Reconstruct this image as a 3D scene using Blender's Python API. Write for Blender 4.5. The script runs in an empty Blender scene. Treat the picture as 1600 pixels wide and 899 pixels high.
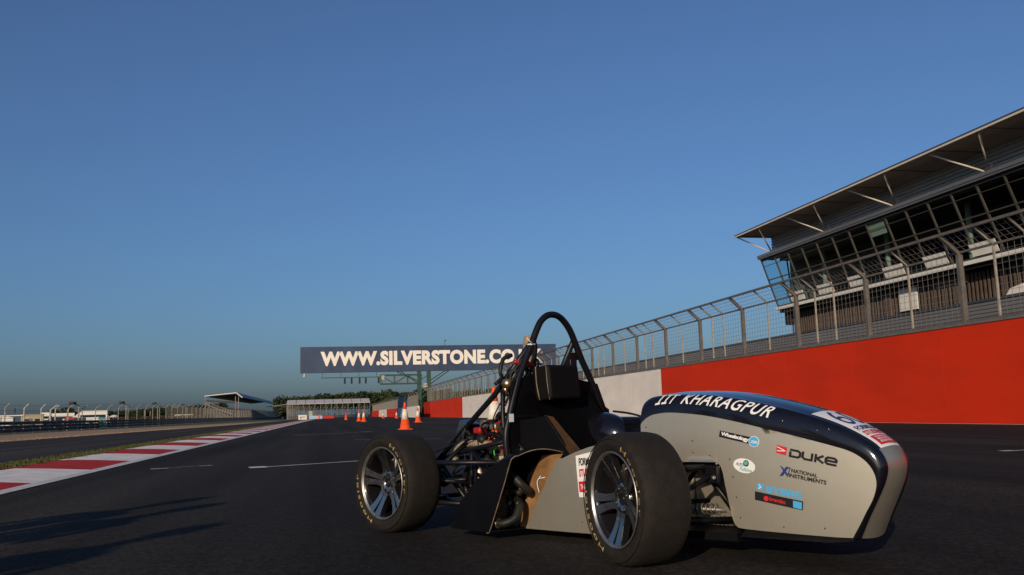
import bpy, bmesh, math, random
from mathutils import Vector, Matrix, noise as mnoise
random.seed(7)
R = math.radians
scene = bpy.context.scene
COL = scene.collection

# ------------------------------------------------------------------ camera
PITCH = math.atan(192.5/1400)
cam = bpy.data.cameras.new('camera'); camo = bpy.data.objects.new('camera', cam); COL.objects.link(camo)
cam.sensor_width = 36; cam.lens = 36*1400/1600; cam.clip_start = .05; cam.clip_end = 9000
camo.matrix_world = Matrix.Translation((0, 0, .63)) @ Matrix.Rotation(R(90)+PITCH, 4, 'X') @ Matrix.Rotation(-.028, 4, 'Z')
scene.camera = camo
# ------------------------------------------------------------------ light
SUN_EL = R(17); SUN_AZ = R(199)      # azimuth clockwise from +Y: low sun behind the camera, a little to the left
w = bpy.data.worlds.new('World'); scene.world = w; w.use_nodes = True
nt = w.node_tree; bg = nt.nodes['Background']
sky = nt.nodes.new('ShaderNodeTexSky'); sky.sky_type = 'NISHITA'; sky.sun_disc = False
sky.sun_elevation = SUN_EL; sky.sun_rotation = SUN_AZ
sky.air_density = 1.15; sky.dust_density = 1.9; sky.ozone_density = 8.5; sky.altitude = 100
tn = nt.nodes.new('ShaderNodeMix'); tn.data_type = 'RGBA'; tn.blend_type = 'MULTIPLY'; tn.inputs[0].default_value = 1; tn.inputs[7].default_value = (1.0, 1.0, 1.02, 1)
nt.links.new(sky.outputs[0], tn.inputs[6]); hs = nt.nodes.new('ShaderNodeHueSaturation'); hs.inputs['Saturation'].default_value = .92; nt.links.new(tn.outputs[2], hs.inputs['Color']); nt.links.new(hs.outputs[0], bg.inputs[0]); bg.inputs[1].default_value = .120
sl = bpy.data.lights.new('sun', 'SUN'); sl.energy = 5.0; sl.angle = R(.55); sl.color = (1, .81, .58)
so = bpy.data.objects.new('sun', sl); COL.objects.link(so)
sdir = Vector((math.sin(SUN_AZ)*math.cos(SUN_EL), math.cos(SUN_AZ)*math.cos(SUN_EL), math.sin(SUN_EL)))
so.rotation_euler = sdir.to_track_quat('Z', 'Y').to_euler(); so.location = sdir*50
scene.view_settings.view_transform = 'Standard'; scene.view_settings.look = 'None'
scene.view_settings.exposure = -.36; scene.view_settings.gamma = 1
scene.render.engine = 'CYCLES'

# ------------------------------------------------------------------ materials
def mat(name, col, rough=.6, metal=0, var=None, bump=None, spec=.25, coat=0, col2=None, stretch=(1, 1, 1), rvar=0):
    m = bpy.data.materials.new(name); m.use_nodes = True
    n = m.node_tree.nodes; l = m.node_tree.links; b = n['Principled BSDF']
    b.inputs['Base Color'].default_value = (*col, 1); b.inputs['Roughness'].default_value = rough
    b.inputs['Metallic'].default_value = metal; b.inputs['Specular IOR Level'].default_value = spec
    b.inputs['Coat Weight'].default_value = coat; b.inputs['Coat Roughness'].default_value = .06
    tc = n.new('ShaderNodeTexCoord'); mp = n.new('ShaderNodeMapping'); mp.inputs['Scale'].default_value = stretch
    l.new(tc.outputs['Object'], mp.inputs[0])
    if var:
        sc, amt = var
        t = n.new('ShaderNodeTexNoise'); t.inputs['Scale'].default_value = sc; t.inputs['Detail'].default_value = 7
        t.inputs['Roughness'].default_value = .62; l.new(mp.outputs[0], t.inputs['Vector'])
        mr = n.new('ShaderNodeMapRange'); mr.inputs[1].default_value = .3; mr.inputs[2].default_value = .7
        l.new(t.outputs['Fac'], mr.inputs[0])
        mx = n.new('ShaderNodeMix'); mx.data_type = 'RGBA'
        c2 = col2 if col2 else tuple(c*(1-amt) for c in col)
        mx.inputs[6].default_value = (*c2, 1); mx.inputs[7].default_value = (*(tuple(min(1, c*(1+amt*.35)) for c in col) if not col2 else col), 1)
        l.new(mr.outputs[0], mx.inputs[0]); l.new(mx.outputs[2], b.inputs['Base Color'])
        if rvar:
            m2 = n.new('ShaderNodeMapRange'); m2.inputs[3].default_value = rough+rvar; m2.inputs[4].default_value = max(.03, rough-rvar)
            l.new(mr.outputs[0], m2.inputs[0]); l.new(m2.outputs[0], b.inputs['Roughness'])
    if bump:
        sc, st = bump
        t = n.new('ShaderNodeTexNoise'); t.inputs['Scale'].default_value = sc; t.inputs['Detail'].default_value = 4
        l.new(mp.outputs[0], t.inputs['Vector'])
        bp = n.new('ShaderNodeBump'); bp.inputs['Strength'].default_value = st; bp.inputs['Distance'].default_value = .01
        l.new(t.outputs['Fac'], bp.inputs['Height']); l.new(bp.outputs[0], b.inputs['Normal'])
    return m

def asphalt(name, base, warm, patch=.25):
    m = bpy.data.materials.new(name); m.use_nodes = True
    n = m.node_tree.nodes; l = m.node_tree.links; b = n['Principled BSDF']
    tc = n.new('ShaderNodeTexCoord')
    big = n.new('ShaderNodeTexNoise'); big.inputs['Scale'].default_value = .35; big.inputs['Detail'].default_value = 8
    mp = n.new('ShaderNodeMapping'); mp.inputs['Scale'].default_value = (1, .22, 1)
    l.new(tc.outputs['Object'], mp.inputs[0]); l.new(mp.outputs[0], big.inputs['Vector'])
    fine = n.new('ShaderNodeTexVoronoi'); fine.inputs['Scale'].default_value = 120
    l.new(tc.outputs['Object'], fine.inputs['Vector'])
    f2 = n.new('ShaderNodeTexNoise'); f2.inputs['Scale'].default_value = 45; f2.inputs['Detail'].default_value = 6
    l.new(tc.outputs['Object'], f2.inputs['Vector'])
    m1 = n.new('ShaderNodeMix'); m1.data_type = 'RGBA'
    m1.inputs[6].default_value = (*[c*(1-patch) for c in base], 1); m1.inputs[7].default_value = (*warm, 1)
    mr = n.new('ShaderNodeMapRange'); mr.inputs[1].default_value = .35; mr.inputs[2].default_value = .68
    l.new(big.outputs['Fac'], mr.inputs[0]); l.new(mr.outputs[0], m1.inputs[0])
    st = n.new('ShaderNodeMapRange'); st.inputs[1].default_value = .42; st.inputs[2].default_value = .75; st.inputs[3].default_value = .6; st.inputs[4].default_value = 1.9
    l.new(f2.outputs['Fac'], st.inputs[0])
    m2 = n.new('ShaderNodeMix'); m2.data_type = 'RGBA'; m2.blend_type = 'MULTIPLY'; m2.inputs[0].default_value = 1
    l.new(m1.outputs[2], m2.inputs[6])
    cx = n.new('ShaderNodeCombineColor')
    for i in range(3): l.new(st.outputs[0], cx.inputs[i])
    l.new(cx.outputs[0], m2.inputs[7]); l.new(m2.outputs[2], b.inputs['Base Color'])
    # sparse pale stones and long rubber streaks
    vs = n.new('ShaderNodeTexVoronoi'); vs.inputs['Scale'].default_value = 38; l.new(tc.outputs['Object'], vs.inputs['Vector'])
    ss = n.new('ShaderNodeMapRange'); ss.inputs[1].default_value = .10; ss.inputs[2].default_value = .04; l.new(vs.outputs['Distance'], ss.inputs[0])
    wn = n.new('ShaderNodeSeparateColor'); l.new(vs.outputs['Color'], wn.inputs[0])
    th = n.new('ShaderNodeMath'); th.operation = 'GREATER_THAN'; th.inputs[1].default_value = .88; l.new(wn.outputs[0], th.inputs[0])
    mm = n.new('ShaderNodeMath'); mm.operation = 'MULTIPLY'; l.new(ss.outputs[0], mm.inputs[0]); l.new(th.outputs[0], mm.inputs[1])
    sp = n.new('ShaderNodeMix'); sp.data_type = 'RGBA'; sp.inputs[7].default_value = (.16, .13, .11, 1); l.new(mm.outputs[0], sp.inputs[0])
    st2 = n.new('ShaderNodeTexNoise'); st2.inputs['Scale'].default_value = 1.0; st2.inputs['Detail'].default_value = 3
    mp2 = n.new('ShaderNodeMapping'); mp2.inputs['Scale'].default_value = (1.3, .03, 1); l.new(tc.outputs['Object'], mp2.inputs[0]); l.new(mp2.outputs[0], st2.inputs['Vector'])
    sr = n.new('ShaderNodeMapRange'); sr.inputs[1].default_value = .38; sr.inputs[2].default_value = .66; sr.inputs[3].default_value = .60; sr.inputs[4].default_value = 1.35; l.new(st2.outputs['Fac'], sr.inputs[0])
    c3 = n.new('ShaderNodeCombineColor'); [l.new(sr.outputs[0], c3.inputs[i]) for i in range(3)]
    m3 = n.new('ShaderNodeMix'); m3.data_type = 'RGBA'; m3.blend_type = 'MULTIPLY'; m3.inputs[0].default_value = 1
    l.new(m2.outputs[2], m3.inputs[6]); l.new(c3.outputs[0], m3.inputs[7]); l.new(m3.outputs[2], sp.inputs[6]); l.new(sp.outputs[2], b.inputs['Base Color'])
    b.inputs['Roughness'].default_value = .93; b.inputs['Specular IOR Level'].default_value = .12
    bp = n.new('ShaderNodeBump'); bp.inputs['Strength'].default_value = .55; bp.inputs['Distance'].default_value = .004
    ad = n.new('ShaderNodeMath'); ad.operation = 'ADD'
    l.new(fine.outputs['Distance'], ad.inputs[0]); l.new(f2.outputs['Fac'], ad.inputs[1])
    l.new(ad.outputs[0], bp.inputs['Height']); l.new(bp.outputs[0], b.inputs['Normal'])
    return m

def glassmat(name, tint, gloss=.12):
    m = bpy.data.materials.new(name); m.use_nodes = True
    n = m.node_tree.nodes; l = m.node_tree.links; n.remove(n['Principled BSDF'])
    out = n['Material Output']; tr = n.new('ShaderNodeBsdfTransparent'); tr.inputs[0].default_value = (*tint, 1)
    gl = n.new('ShaderNodeBsdfGlossy'); gl.inputs['Roughness'].default_value = .03
    fr = n.new('ShaderNodeFresnel'); fr.inputs[0].default_value = 1.12
    mx = n.new('ShaderNodeMixShader'); l.new(fr.outputs[0], mx.inputs[0]); l.new(tr.outputs[0], mx.inputs[1]); l.new(gl.outputs[0], mx.inputs[2])
    l.new(mx.outputs[0], out.inputs[0]); return m

M = {}
def defmats():
    M['asphalt'] = asphalt('asphalt', (.023, .0205, .018), (.032, .026, .0215))
    M['asphalt_old'] = asphalt('asphalt_old', (.040, .034, .032), (.05, .042, .038))
    M['pitlane'] = asphalt('pitlane_asphalt', (.045, .042, .04), (.055, .05, .048))
    M['grass'] = mat('grass', (.050, .070, .016), .9, var=(1.4, .5), bump=(40, .6), col2=(.08, .072, .03))
    M['blade'] = mat('grass_blade', (.060, .078, .014), .85, var=(1.2, .5), col2=(.085, .075, .03))
    M['gravel'] = mat('gravel', (.34, .23, .14), .95, var=(6, .45), bump=(25, 1))
    M['linewhite'] = mat('line_paint', (.62, .60, .57), .6, var=(7, .35), bump=(60, .2))
    M['wornline'] = mat('worn_line_paint', (.36, .34, .33), .7, var=(14, .75))
    M['kred'] = mat('kerb_red', (.46, .014, .006), .8, var=(5, .3), bump=(50, .2))
    M['kwhite'] = mat('kerb_white', (.82, .76, .70), .75, var=(3.5, .28), bump=(50, .2))
    M['wred'] = mat('wall_red', (.54, .022, .001), .85, var=(.9, .16), bump=(3, .1), stretch=(1, .35, 1))
    M['wwhite'] = mat('wall_white', (.72, .66, .60), .55, var=(1.2, .14), bump=(3, .1), stretch=(1, .35, 1))
    M['wblue'] = mat('wall_blue', (.32, .42, .55), .6, var=(1, .1))
    M['galv'] = mat('galvanised_steel', (.19, .165, .14), .55, .5, var=(4, .35), bump=(30, .15))
    M['galvpale'] = mat('pale_galvanised_steel', (.36, .31, .25), .55, .2, var=(5, .4))
    M['galvdark'] = mat('dark_galvanised_steel', (.20, .19, .18), .5, .4, var=(4, .3))
    M['wire'] = mat('wire', (.22, .20, .18), .5, .5)
    M['clad'] = mat('grey_cladding', (.15, .155, .165), .5, .3, var=(.6, .25), stretch=(1, .2, 1))
    M['cladup'] = mat('upper_cladding', (.40, .43, .47), .5, .1, var=(.6, .2), stretch=(1, .2, 1))
    M['cladlow'] = mat('lower_cladding', (.17, .165, .165), .5, .2, var=(.5, .25), stretch=(1, .2, 1))
    M['roofdark'] = mat('roof_dark', (.06, .065, .075), .5, .3, var=(1, .2))
    M['soffit'] = mat('soffit', (.40, .31, .24), .7, var=(.5, .2))
    M['trimlit'] = mat('pale_trim', (.52, .46, .38), .5, var=(2, .15))
    M['mullion'] = mat('mullion', (.05, .046, .038), .6, .1, var=(3, .2))
    M['glass'] = glassmat('window_glass', (.70, .84, .86))
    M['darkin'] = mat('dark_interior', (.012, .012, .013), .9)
    M['louvre'] = mat('brown_louvre', (.095, .07, .055), .7, var=(3, .3))
    M['boardwhite'] = mat('white_board', (.62, .60, .55), .6, var=(2, .1))
    M['pillar'] = mat('pale_pillar', (.30, .31, .24), .6, var=(2, .1))
    M['signblue'] = mat('sign_navy', (.040, .062, .115), .45, var=(.45, .3), bump=(.8, .3), stretch=(1, 1, .3))
    M['signtext'] = mat('sign_cream', (.74, .68, .60), .55, var=(.6, .08))
    M['green'] = mat('gantry_green', (.035, .075, .055), .5, .2, var=(2, .3))
    M['black'] = mat('matt_black', (.02, .02, .02), .6)
    M['corange'] = mat('cone_orange', (.78, .085, .015), .5, var=(6, .2))
    M['cwhite'] = mat('cone_white', (.68, .62, .52), .45, var=(8, .2))
    M['navy'] = mat('barrier_navy', (.018, .030, .050), .5, .3, var=(3, .4))
    M['teal'] = mat('teal_steel', (.10, .28, .30), .5, var=(3, .2))
    M['tentwhite'] = mat('tent_white', (.70, .68, .62), .7, var=(.7, .1))
    M['beige'] = mat('beige_wall', (.40, .34, .23), .7, var=(.8, .2))
    M['winglass'] = mat('vehicle_window', (.02, .025, .03), .1)
    M['vred'] = mat('vehicle_red', (.40, .03, .025), .4)
    M['hedge'] = mat('hedge', (.07, .055, .03), .9, var=(1.5, .5))
    M['leaf'] = mat('leaf', (.045, .060, .018), .8, var=(.15, .5))
    M['leafdark'] = mat('leaf_dark', (.028, .042, .014), .85, var=(.2, .4))
    M['bark'] = mat('bark', (.10, .075, .05), .9, var=(3, .3))
    M['seatgrey'] = mat('stand_seat', (.055, .05, .048), .6, var=(1, .3))
    M['shedroof'] = mat('shed_roof', (.50, .46, .44), .6, var=(.3, .1))
    M['cyanrail'] = mat('blue_seats', (.05, .12, .20), .5, var=(.5, .5))
    # car
    M['silver'] = mat('silver_paint', (.55, .51, .42), .42, .80, var=(3.5, .24), bump=(3, .16), coat=.25, rvar=.06)
    M['gloss'] = mat('black_gloss', (.006, .006, .010), .16, var=(20, .3), coat=.6, bump=(7, .03))
    M['satin'] = mat('black_satin', (.004, .004, .005), .5, var=(12, .4), bump=(40, .05), spec=.12)
    M['podblack'] = mat('pod_black', (.004, .004, .006), .28, var=(6, .4), spec=.22, bump=(6, .05))
    M['vinyl'] = mat('black_vinyl', (.0035, .003, .003), .65, bump=(60, .15), spec=.15)
    M['tube'] = mat('black_tube', (.006, .006, .008), .40, var=(30, .3), bump=(60, .05))
    M['tan'] = mat('raw_fibre_tan', (.26, .135, .055), .6, var=(9, .5), bump=(30, .15))
    M['edge'] = mat('pale_edge', (.20, .15, .10), .5, var=(20, .5))
    M['alu'] = mat('machined_alloy', (.46, .44, .42), .27, 1, var=(25, .2), rvar=.08, bump=(80, .03))
    M['rimedge'] = mat('rim_edge', (.40, .38, .36), .38, .9, var=(30, .4))
    M['rimblack'] = mat('rim_black', (.012, .012, .013), .25, .3, coat=.4)
    M['dirtyalu'] = mat('dirty_alloy', (.30, .27, .23), .45, .8, var=(20, .5))
    M['rubber'] = None
    M['hooyellow'] = mat('tyre_lettering', (.42, .30, .12), .7, var=(30, .5))
    M['engine'] = mat('engine_black', (.022, .021, .021), .5, .3, var=(15, .5), bump=(25, .4))
    M['wrap'] = mat('exhaust_wrap', (.28, .22, .16), .85, var=(40, .4), bump=(90, .6))
    M['brass'] = mat('brass', (.45, .33, .16), .35, .9, var=(20, .4))
    M['cred'] = mat('red_plastic', (.28, .012, .012), .4)
    M['cgreen'] = mat('green_wire', (.05, .35, .04), .5)
    M['stwhite'] = mat('sticker_white', (.66, .66, .66), .4)
    M['stblack'] = mat('sticker_black', (.012, .012, .014), .4)
    M['stred'] = mat('sticker_red', (.50, .02, .03), .4)
    M['stblue'] = mat('sticker_blue', (.06, .33, .60), .4)
    M['stnavy'] = mat('sticker_navy', (.02, .035, .15), .4)
    M['stteal'] = mat('sticker_teal', (.08, .35, .33), .4)
    M['skin'] = mat('skin', (.35, .2, .13), .6)
    M['cloth1'] = mat('cloth_blue', (.06, .09, .18), .9, var=(5, .2))
    M['cloth2'] = mat('cloth_grey', (.15, .15, .16), .9, var=(5, .2))
    M['hair'] = mat('hair', (.015, .012, .01), .7)
    # tyre rubber: worn, dusty, with faint cut tread
    m = mat('tyre_rubber', (.017, .0125, .009), .80, var=(26, .6), col2=(.007, .006, .005), spec=.3); M['rubber'] = m
    n = m.node_tree.nodes; l = m.node_tree.links; b = n['Principled BSDF']
    tc = n.new('ShaderNodeTexCoord'); sx = n.new('ShaderNodeSeparateXYZ'); l.new(tc.outputs['Object'], sx.inputs[0])
    at = n.new('ShaderNodeMath'); at.operation = 'ARCTAN2'; l.new(sx.outputs[2], at.inputs[0]); l.new(sx.outputs[0], at.inputs[1])
    ab = n.new('ShaderNodeMath'); ab.operation = 'ABSOLUTE'; l.new(sx.outputs[1], ab.inputs[0])
    mu = n.new('ShaderNodeMath'); mu.operation = 'MULTIPLY'; mu.inputs[1].default_value = 9; l.new(at.outputs[0], mu.inputs[0])
    ay = n.new('ShaderNodeMath'); ay.operation = 'MULTIPLY_ADD'; ay.inputs[1].default_value = 12; l.new(ab.outputs[0], ay.inputs[0]); l.new(mu.outputs[0], ay.inputs[2])
    cm = n.new('ShaderNodeCombineXYZ'); l.new(ay.outputs[0], cm.inputs[0])
    my = n.new('ShaderNodeMath'); my.operation = 'MULTIPLY'; my.inputs[1].default_value = 22; l.new(ab.outputs[0], my.inputs[0]); l.new(my.outputs[0], cm.inputs[1])
    br = n.new('ShaderNodeTexBrick'); br.inputs['Scale'].default_value = 1.0; br.inputs['Mortar Size'].default_value = .05
    br.inputs['Color1'].default_value = (1, 1, 1, 1); br.inputs['Color2'].default_value = (.95, .95, .95, 1); br.inputs['Mortar'].default_value = (0, 0, 0, 1)
    l.new(cm.outputs[0], br.inputs['Vector'])
    no = n.new('ShaderNodeTexNoise'); no.inputs['Scale'].default_value = 60; l.new(tc.outputs['Object'], no.inputs['Vector'])
    ad = n.new('ShaderNodeMath'); ad.operation = 'MULTIPLY_ADD'; ad.inputs[1].default_value = .5; l.new(no.outputs['Fac'], ad.inputs[0]); l.new(br.outputs['Color'], ad.inputs[2])
    bp = n.new('ShaderNodeBump'); bp.inputs['Strength'].default_value = .8; bp.inputs['Distance'].default_value = .004
    l.new(ad.outputs[0], bp.inputs['Height']); l.new(bp.outputs[0], b.inputs['Normal'])
defmats()

# ------------------------------------------------------------------ mesh helpers
ORG = {}
class MB:
    def __init__(s): s.bm = bmesh.new(); s.mi = 0
    def face(s, vs, mi=None, smooth=False):
        try: f = s.bm.faces.new(vs)
        except ValueError: return None
        f.material_index = s.mi if mi is None else mi; f.smooth = smooth; return f
    def v(s, p): return s.bm.verts.new(p)
    def box(s, x0, x1, y0, y1, z0, z1, mtx=None, bev=0):
        P = [(x0,y0,z0),(x1,y0,z0),(x1,y1,z0),(x0,y1,z0),(x0,y0,z1),(x1,y0,z1),(x1,y1,z1),(x0,y1,z1)]
        vs = [s.v(mtx @ Vector(p) if mtx else p) for p in P]
        fs = [s.face([vs[i] for i in q]) for q in ((0,3,2,1),(4,5,6,7),(0,1,5,4),(1,2,6,5),(2,3,7,6),(3,0,4,7))]
        if bev:
            es = list({e for f in fs for e in f.edges})
            r = bmesh.ops.bevel(s.bm, geom=es, offset=bev, segments=2, affect='EDGES', profile=.6)
            for f in r['faces']: f.material_index = s.mi; f.smooth = True
        return s
    def bar(s, a, b, r, r2=None, n=4, up=None):     # rectangular bar (n=4) or round rod
        a = Vector(a); b = Vector(b); d = (b-a)
        if d.length < 1e-6: return s
        d.normalize(); u = Vector(up) if up else (Vector((0,0,1)) if abs(d.z) < .9 else Vector((0,1,0)))
        x = d.cross(u).normalized(); y = x.cross(d)
        r2 = r if r2 is None else r2; A = []; B = []
        for i in range(n):
            t = 2*math.pi*(i+.5)/n; k = math.sqrt(2) if n == 4 else 1
            o = x*math.cos(t)*k; q = y*math.sin(t)*k
            if n == 4: A.append(s.v(a+o*r+q*r2)); B.append(s.v(b+o*r+q*r2))
            else: A.append(s.v(a+(o+q)*r)); B.append(s.v(b+(o+q)*r2))
        for i in range(n): s.face([A[i], A[(i+1) % n], B[(i+1) % n], B[i]], smooth=n > 4)
        s.face(A[::-1]); s.face(B); return s
    def tube(s, pts, r, n=8, sub=4):
        pts = [Vector(p) for p in pts]
        if sub > 1 and len(pts) > 2: pts = smooth(pts, sub)
        rad = r if callable(r) else (lambda t: r)
        rings = []; pu = None
        for i, p in enumerate(pts):
            d = (pts[min(i+1, len(pts)-1)]-pts[max(i-1, 0)]).normalized()
            if pu is None: pu = d.orthogonal().normalized()
            pu = (pu - d*pu.dot(d)).normalized(); q = d.cross(pu); rr = rad(i/(len(pts)-1))
            rings.append([s.v(p+(pu*math.cos(2*math.pi*k/n)+q*math.sin(2*math.pi*k/n))*rr) for k in range(n)])
        for a, b in zip(rings, rings[1:]):
            for k in range(n): s.face([a[k], a[(k+1) % n], b[(k+1) % n], b[k]], smooth=True)
        s.face(rings[0][::-1]); s.face(rings[-1]); return s
    def lathe(s, prof, n=64, axis='Y', c=(0,0,0), closed=False, mi=None):    # prof: (r, h)
        c = Vector(c); rings = []
        for r, h in prof:
            ring = []
            for k in range(n):
                t = 2*math.pi*k/n
                p = {'Y': (r*math.cos(t), h, r*math.sin(t)), 'Z': (r*math.cos(t), r*math.sin(t), h), 'X': (h, r*math.cos(t), r*math.sin(t))}[axis]
                ring.append(s.v(c+Vector(p)))
            rings.append(ring)
        pr = list(zip(rings, rings[1:]))
        if closed: pr.append((rings[-1], rings[0]))
        for a, b in pr:
            for k in range(n): s.face([a[k], a[(k+1) % n], b[(k+1) % n], b[k]], mi, True)
        if not closed:
            if prof[0][0] > 1e-4: s.face(rings[0][::-1], mi)
            if prof[-1][0] > 1e-4: s.face(rings[-1], mi)
        return s
    def grid(s, rows, mi=None, sm=True, closed=False):
        R_ = [[s.v(p) for p in r] for r in rows]
        for a, b in zip(R_, R_[1:]):
            n = len(a)
            for k in range(n if closed else n-1): s.face([a[k], a[(k+1) % n], b[(k+1) % n], b[k]], mi, sm)
        return R_
    def prism(s, poly, f0, f1, mi=None):    # poly of 2D pts; f0/f1 map (u,v)->3D for both sides
        A = [s.v(f0(*p)) for p in poly]; B = [s.v(f1(*p)) for p in poly]
        s.face(A[::-1], mi); s.face(B, mi)
        for i in range(len(poly)): j = (i+1) % len(poly); s.face([A[i], A[j], B[j], B[i]], mi)
        return s
    def blob(s, c, r, sub=2, amp=.15, sc=(1,1,1), seed=0):
        g = bmesh.ops.create_icosphere(s.bm, subdivisions=sub, radius=1)
        for v in g['verts']:
            k = 1+amp*mnoise.noise(v.co*1.7+Vector((seed*3.1, 0, seed)))*2
            v.co = Vector(c)+Vector((v.co.x*sc[0], v.co.y*sc[1], v.co.z*sc[2]))*r*k
        for f in {f for v in g['verts'] for f in v.link_faces}: f.material_index = s.mi; f.smooth = True
        return s
def smooth(pts, sub):
    out = []; P = [pts[0]*2-pts[1]]+pts+[pts[-1]*2-pts[-2]]
    for i in range(1, len(P)-2):
        for k in range(sub):
            t = k/sub; a, b, c, d = P[i-1:i+3]
            out.append(.5*((2*b)+(c-a)*t+(2*a-5*b+4*c-d)*t*t+(3*b-a-3*c+d)*t**3))
    out.append(pts[-1]); return out
def rootof(o):
    while o.parent: o = o.parent
    return o
def part(name, mb, mats, parent=None, label=None, recalc=True, kind=None, local=False):
    if recalc: bmesh.ops.recalc_face_normals(mb.bm, faces=mb.bm.faces)
    me = bpy.data.meshes.new(name); mb.bm.to_mesh(me); mb.bm.free()
    for m_ in (mats if isinstance(mats, (list, tuple)) else [mats]): me.materials.append(M[m_])
    o = bpy.data.objects.new(name, me); COL.objects.link(o)
    if parent:
        o.parent = parent
        g = ORG.get(rootof(parent).name)
        if g and not local: me.transform(Matrix.Translation(-Vector(g)))
    if label: o['label'] = label
    if kind: o['kind'] = kind
    return o
TROT = R(11.6)      # the straight runs 11.6 degrees to the left of the view; (l, a) = metres to its right, metres along it
def thing(name, label, cat, l=0, a=0, z=0, group=None, rot=None):
    o = bpy.data.objects.new(name, None); COL.objects.link(o); o.empty_display_size = .3
    o.location = Matrix.Rotation(TROT, 3, 'Z') @ Vector((l, a, z)); o.rotation_euler = (0, 0, TROT if rot is None else rot)
    ORG[o.name] = (l, a, z) if rot is None else (0, 0, 0)
    o['label'] = label; o['category'] = cat
    if group: o['group'] = group
    return o
def copy_tree(o, parent=None):
    c = o.copy(); COL.objects.link(c)
    if parent: c.parent = parent
    for ch in [x for x in bpy.data.objects if x.parent == o]: copy_tree(ch, c)
    return c
def struct(name, mb, m, parent=None):
    o = part(name, mb, m, parent)
    if not parent:
        o['kind'] = 'structure'; o.rotation_euler = (0, 0, TROT)
    return o
def textmesh(body, bold=0., shear=0., spacing=1.):
    cu = bpy.data.curves.new('lettering', 'FONT'); cu.body = body; cu.offset = bold; cu.shear = shear; cu.space_character = spacing
    cu.resolution_u = 4
    o = bpy.data.objects.new('lettering', cu); COL.objects.link(o)
    dg = bpy.context.evaluated_depsgraph_get(); me = bpy.data.meshes.new_from_object(o.evaluated_get(dg))
    bpy.data.objects.remove(o); bpy.data.curves.remove(cu)
    bm = bmesh.new(); bm.from_mesh(me); bpy.data.meshes.remove(me)
    xs = [v.co.x for v in bm.verts]; ys = [v.co.y for v in bm.verts]
    x0, x1, y0, y1 = min(xs), max(xs), min(ys), max(ys)
    for v in bm.verts: v.co = Vector(((v.co.x-x0)/(x1-x0), (v.co.y-y0)/(y1-y0), 0))
    return bm
def addtext(mb, body, fn, mi=0, bold=.02, shear=0., cuts=0, spacing=1.):       # fn maps unit box (u,v) -> 3D
    bm = textmesh(body, bold, shear, spacing)
    for k in range(1, cuts):
        bmesh.ops.bisect_plane(bm, geom=bm.verts[:]+bm.edges[:]+bm.faces[:], plane_co=(k/cuts, 0, 0), plane_no=(1, 0, 0))
    if cuts:
        for k in range(1, 4):
            bmesh.ops.bisect_plane(bm, geom=bm.verts[:]+bm.edges[:]+bm.faces[:], plane_co=(0, k/4, 0), plane_no=(0, 1, 0))
    mp = {}
    for v in bm.verts: mp[v] = mb.v(fn(v.co.x, v.co.y))
    for f in bm.faces: mb.face([mp[v] for v in f.verts], mi)
    bm.free()
def lerp(a, b, t): return a+(b-a)*t

# ------------------------------------------------------------------ ground and track
def sheet(name, poly, z, m, parent=None, sub=False):
    mb = MB(); mb.face([mb.v((x, y, z)) for x, y in poly]); return struct(name, mb, m, parent)
sheet('ground', [(-3000, -600), (3000, -600), (3000, 4000), (-3000, 4000)], 0, 'grass')
trk = sheet('race_track', [(-3.0, -25), (15.25, -25), (15.25, 150), (12.9, 152), (12.9, 420), (-3.0, 420)], .012, 'asphalt')
sheet('run_off_asphalt', [(-5.05, -25), (-5.05, 200), (-7.3, 170), (-9.8, 80), (-11.9, 36.5), (-14.5, -25)], .008, 'asphalt_old')
sheet('gravel_trap', [(-14.6, -25), (-12.0, 36.5), (-9.9, 80), (-7.6, 165), (-11, 160), (-15.5, 112), (-20.8, 76), (-20.8, -25)], .008, 'gravel')
sheet('pit_lane', [(15.6, -25), (33.8, -25), (33.8, 200), (15.6, 200)], .012, 'pitlane')
sheet('paddock', [(-34, 60), (-29, 60), (-29, 90), (-60, 330), (-110, 330), (-60, 90)], .008, 'asphalt_old')

# kerb: raised red and white blocks with a stepped outer edge
kb = [10.47+2.41*i for i in range(-8, 75)]
mb = MB()
for i in range(len(kb)-1):
    mi = 0 if i % 2 == 0 else 1
    a0, a1 = kb[i], kb[i+1]; mb.mi = mi
    for k in range(3):
        t0, t1 = lerp(a0, a1, k/3), lerp(a0, a1, (k+1)/3); ol0 = -4.05; ol1 = -4.22
        pts = [(-3.07, t0, .014), (-3.6, t0+.08, .045), (ol1, t0+.18, .06), (ol1, t0+.18, .0)]
        pt2 = [(-3.07, t1, .014), (-3.6, t1+.08, .045), (ol0, t1+.18, .06), (ol0, t1+.18, .0)]
        mb.grid([pts, pt2], sm=False)
struct('kerb', mb, ['kwhite', 'kred'])
mb = MB()
mb.face([mb.v(p) for p in ((-3.065, -20, .018), (-2.88, -20, .018), (-2.88, 190, .018), (-3.065, 190, .018))])
part('edge_line', mb, 'linewhite', trk)
mb = MB(); mb.face([mb.v(p) for p in ((14.88, -20, .018), (15.08, -20, .018), (15.08, 150, .018), (14.88, 150, .018))]); part('edge_line', mb, 'linewhite', trk)
def marking(pts, wd, worn=False):
    mb = MB()
    for (x0, y0), (x1, y1) in zip(pts, pts[1:]):
        d = Vector((x1-x0, y1-y0, 0)).normalized()*.5*wd; n_ = Vector((-d.y, d.x, 0))
        mb.face([mb.v(Vector(p)) for p in ((x0-n_.x, y0-n_.y, .018), (x1-n_.x, y1-n_.y, .018), (x1+n_.x, y1+n_.y, .018), (x0+n_.x, y0+n_.y, .018))])
    part('painted_line', mb, 'wornline' if worn else 'linewhite', trk)
marking([(-.78, 11.86), (1.3, 12.95)], .09); marking([(-.99, 11.84), (-.78, 11.88)], .34)
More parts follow.
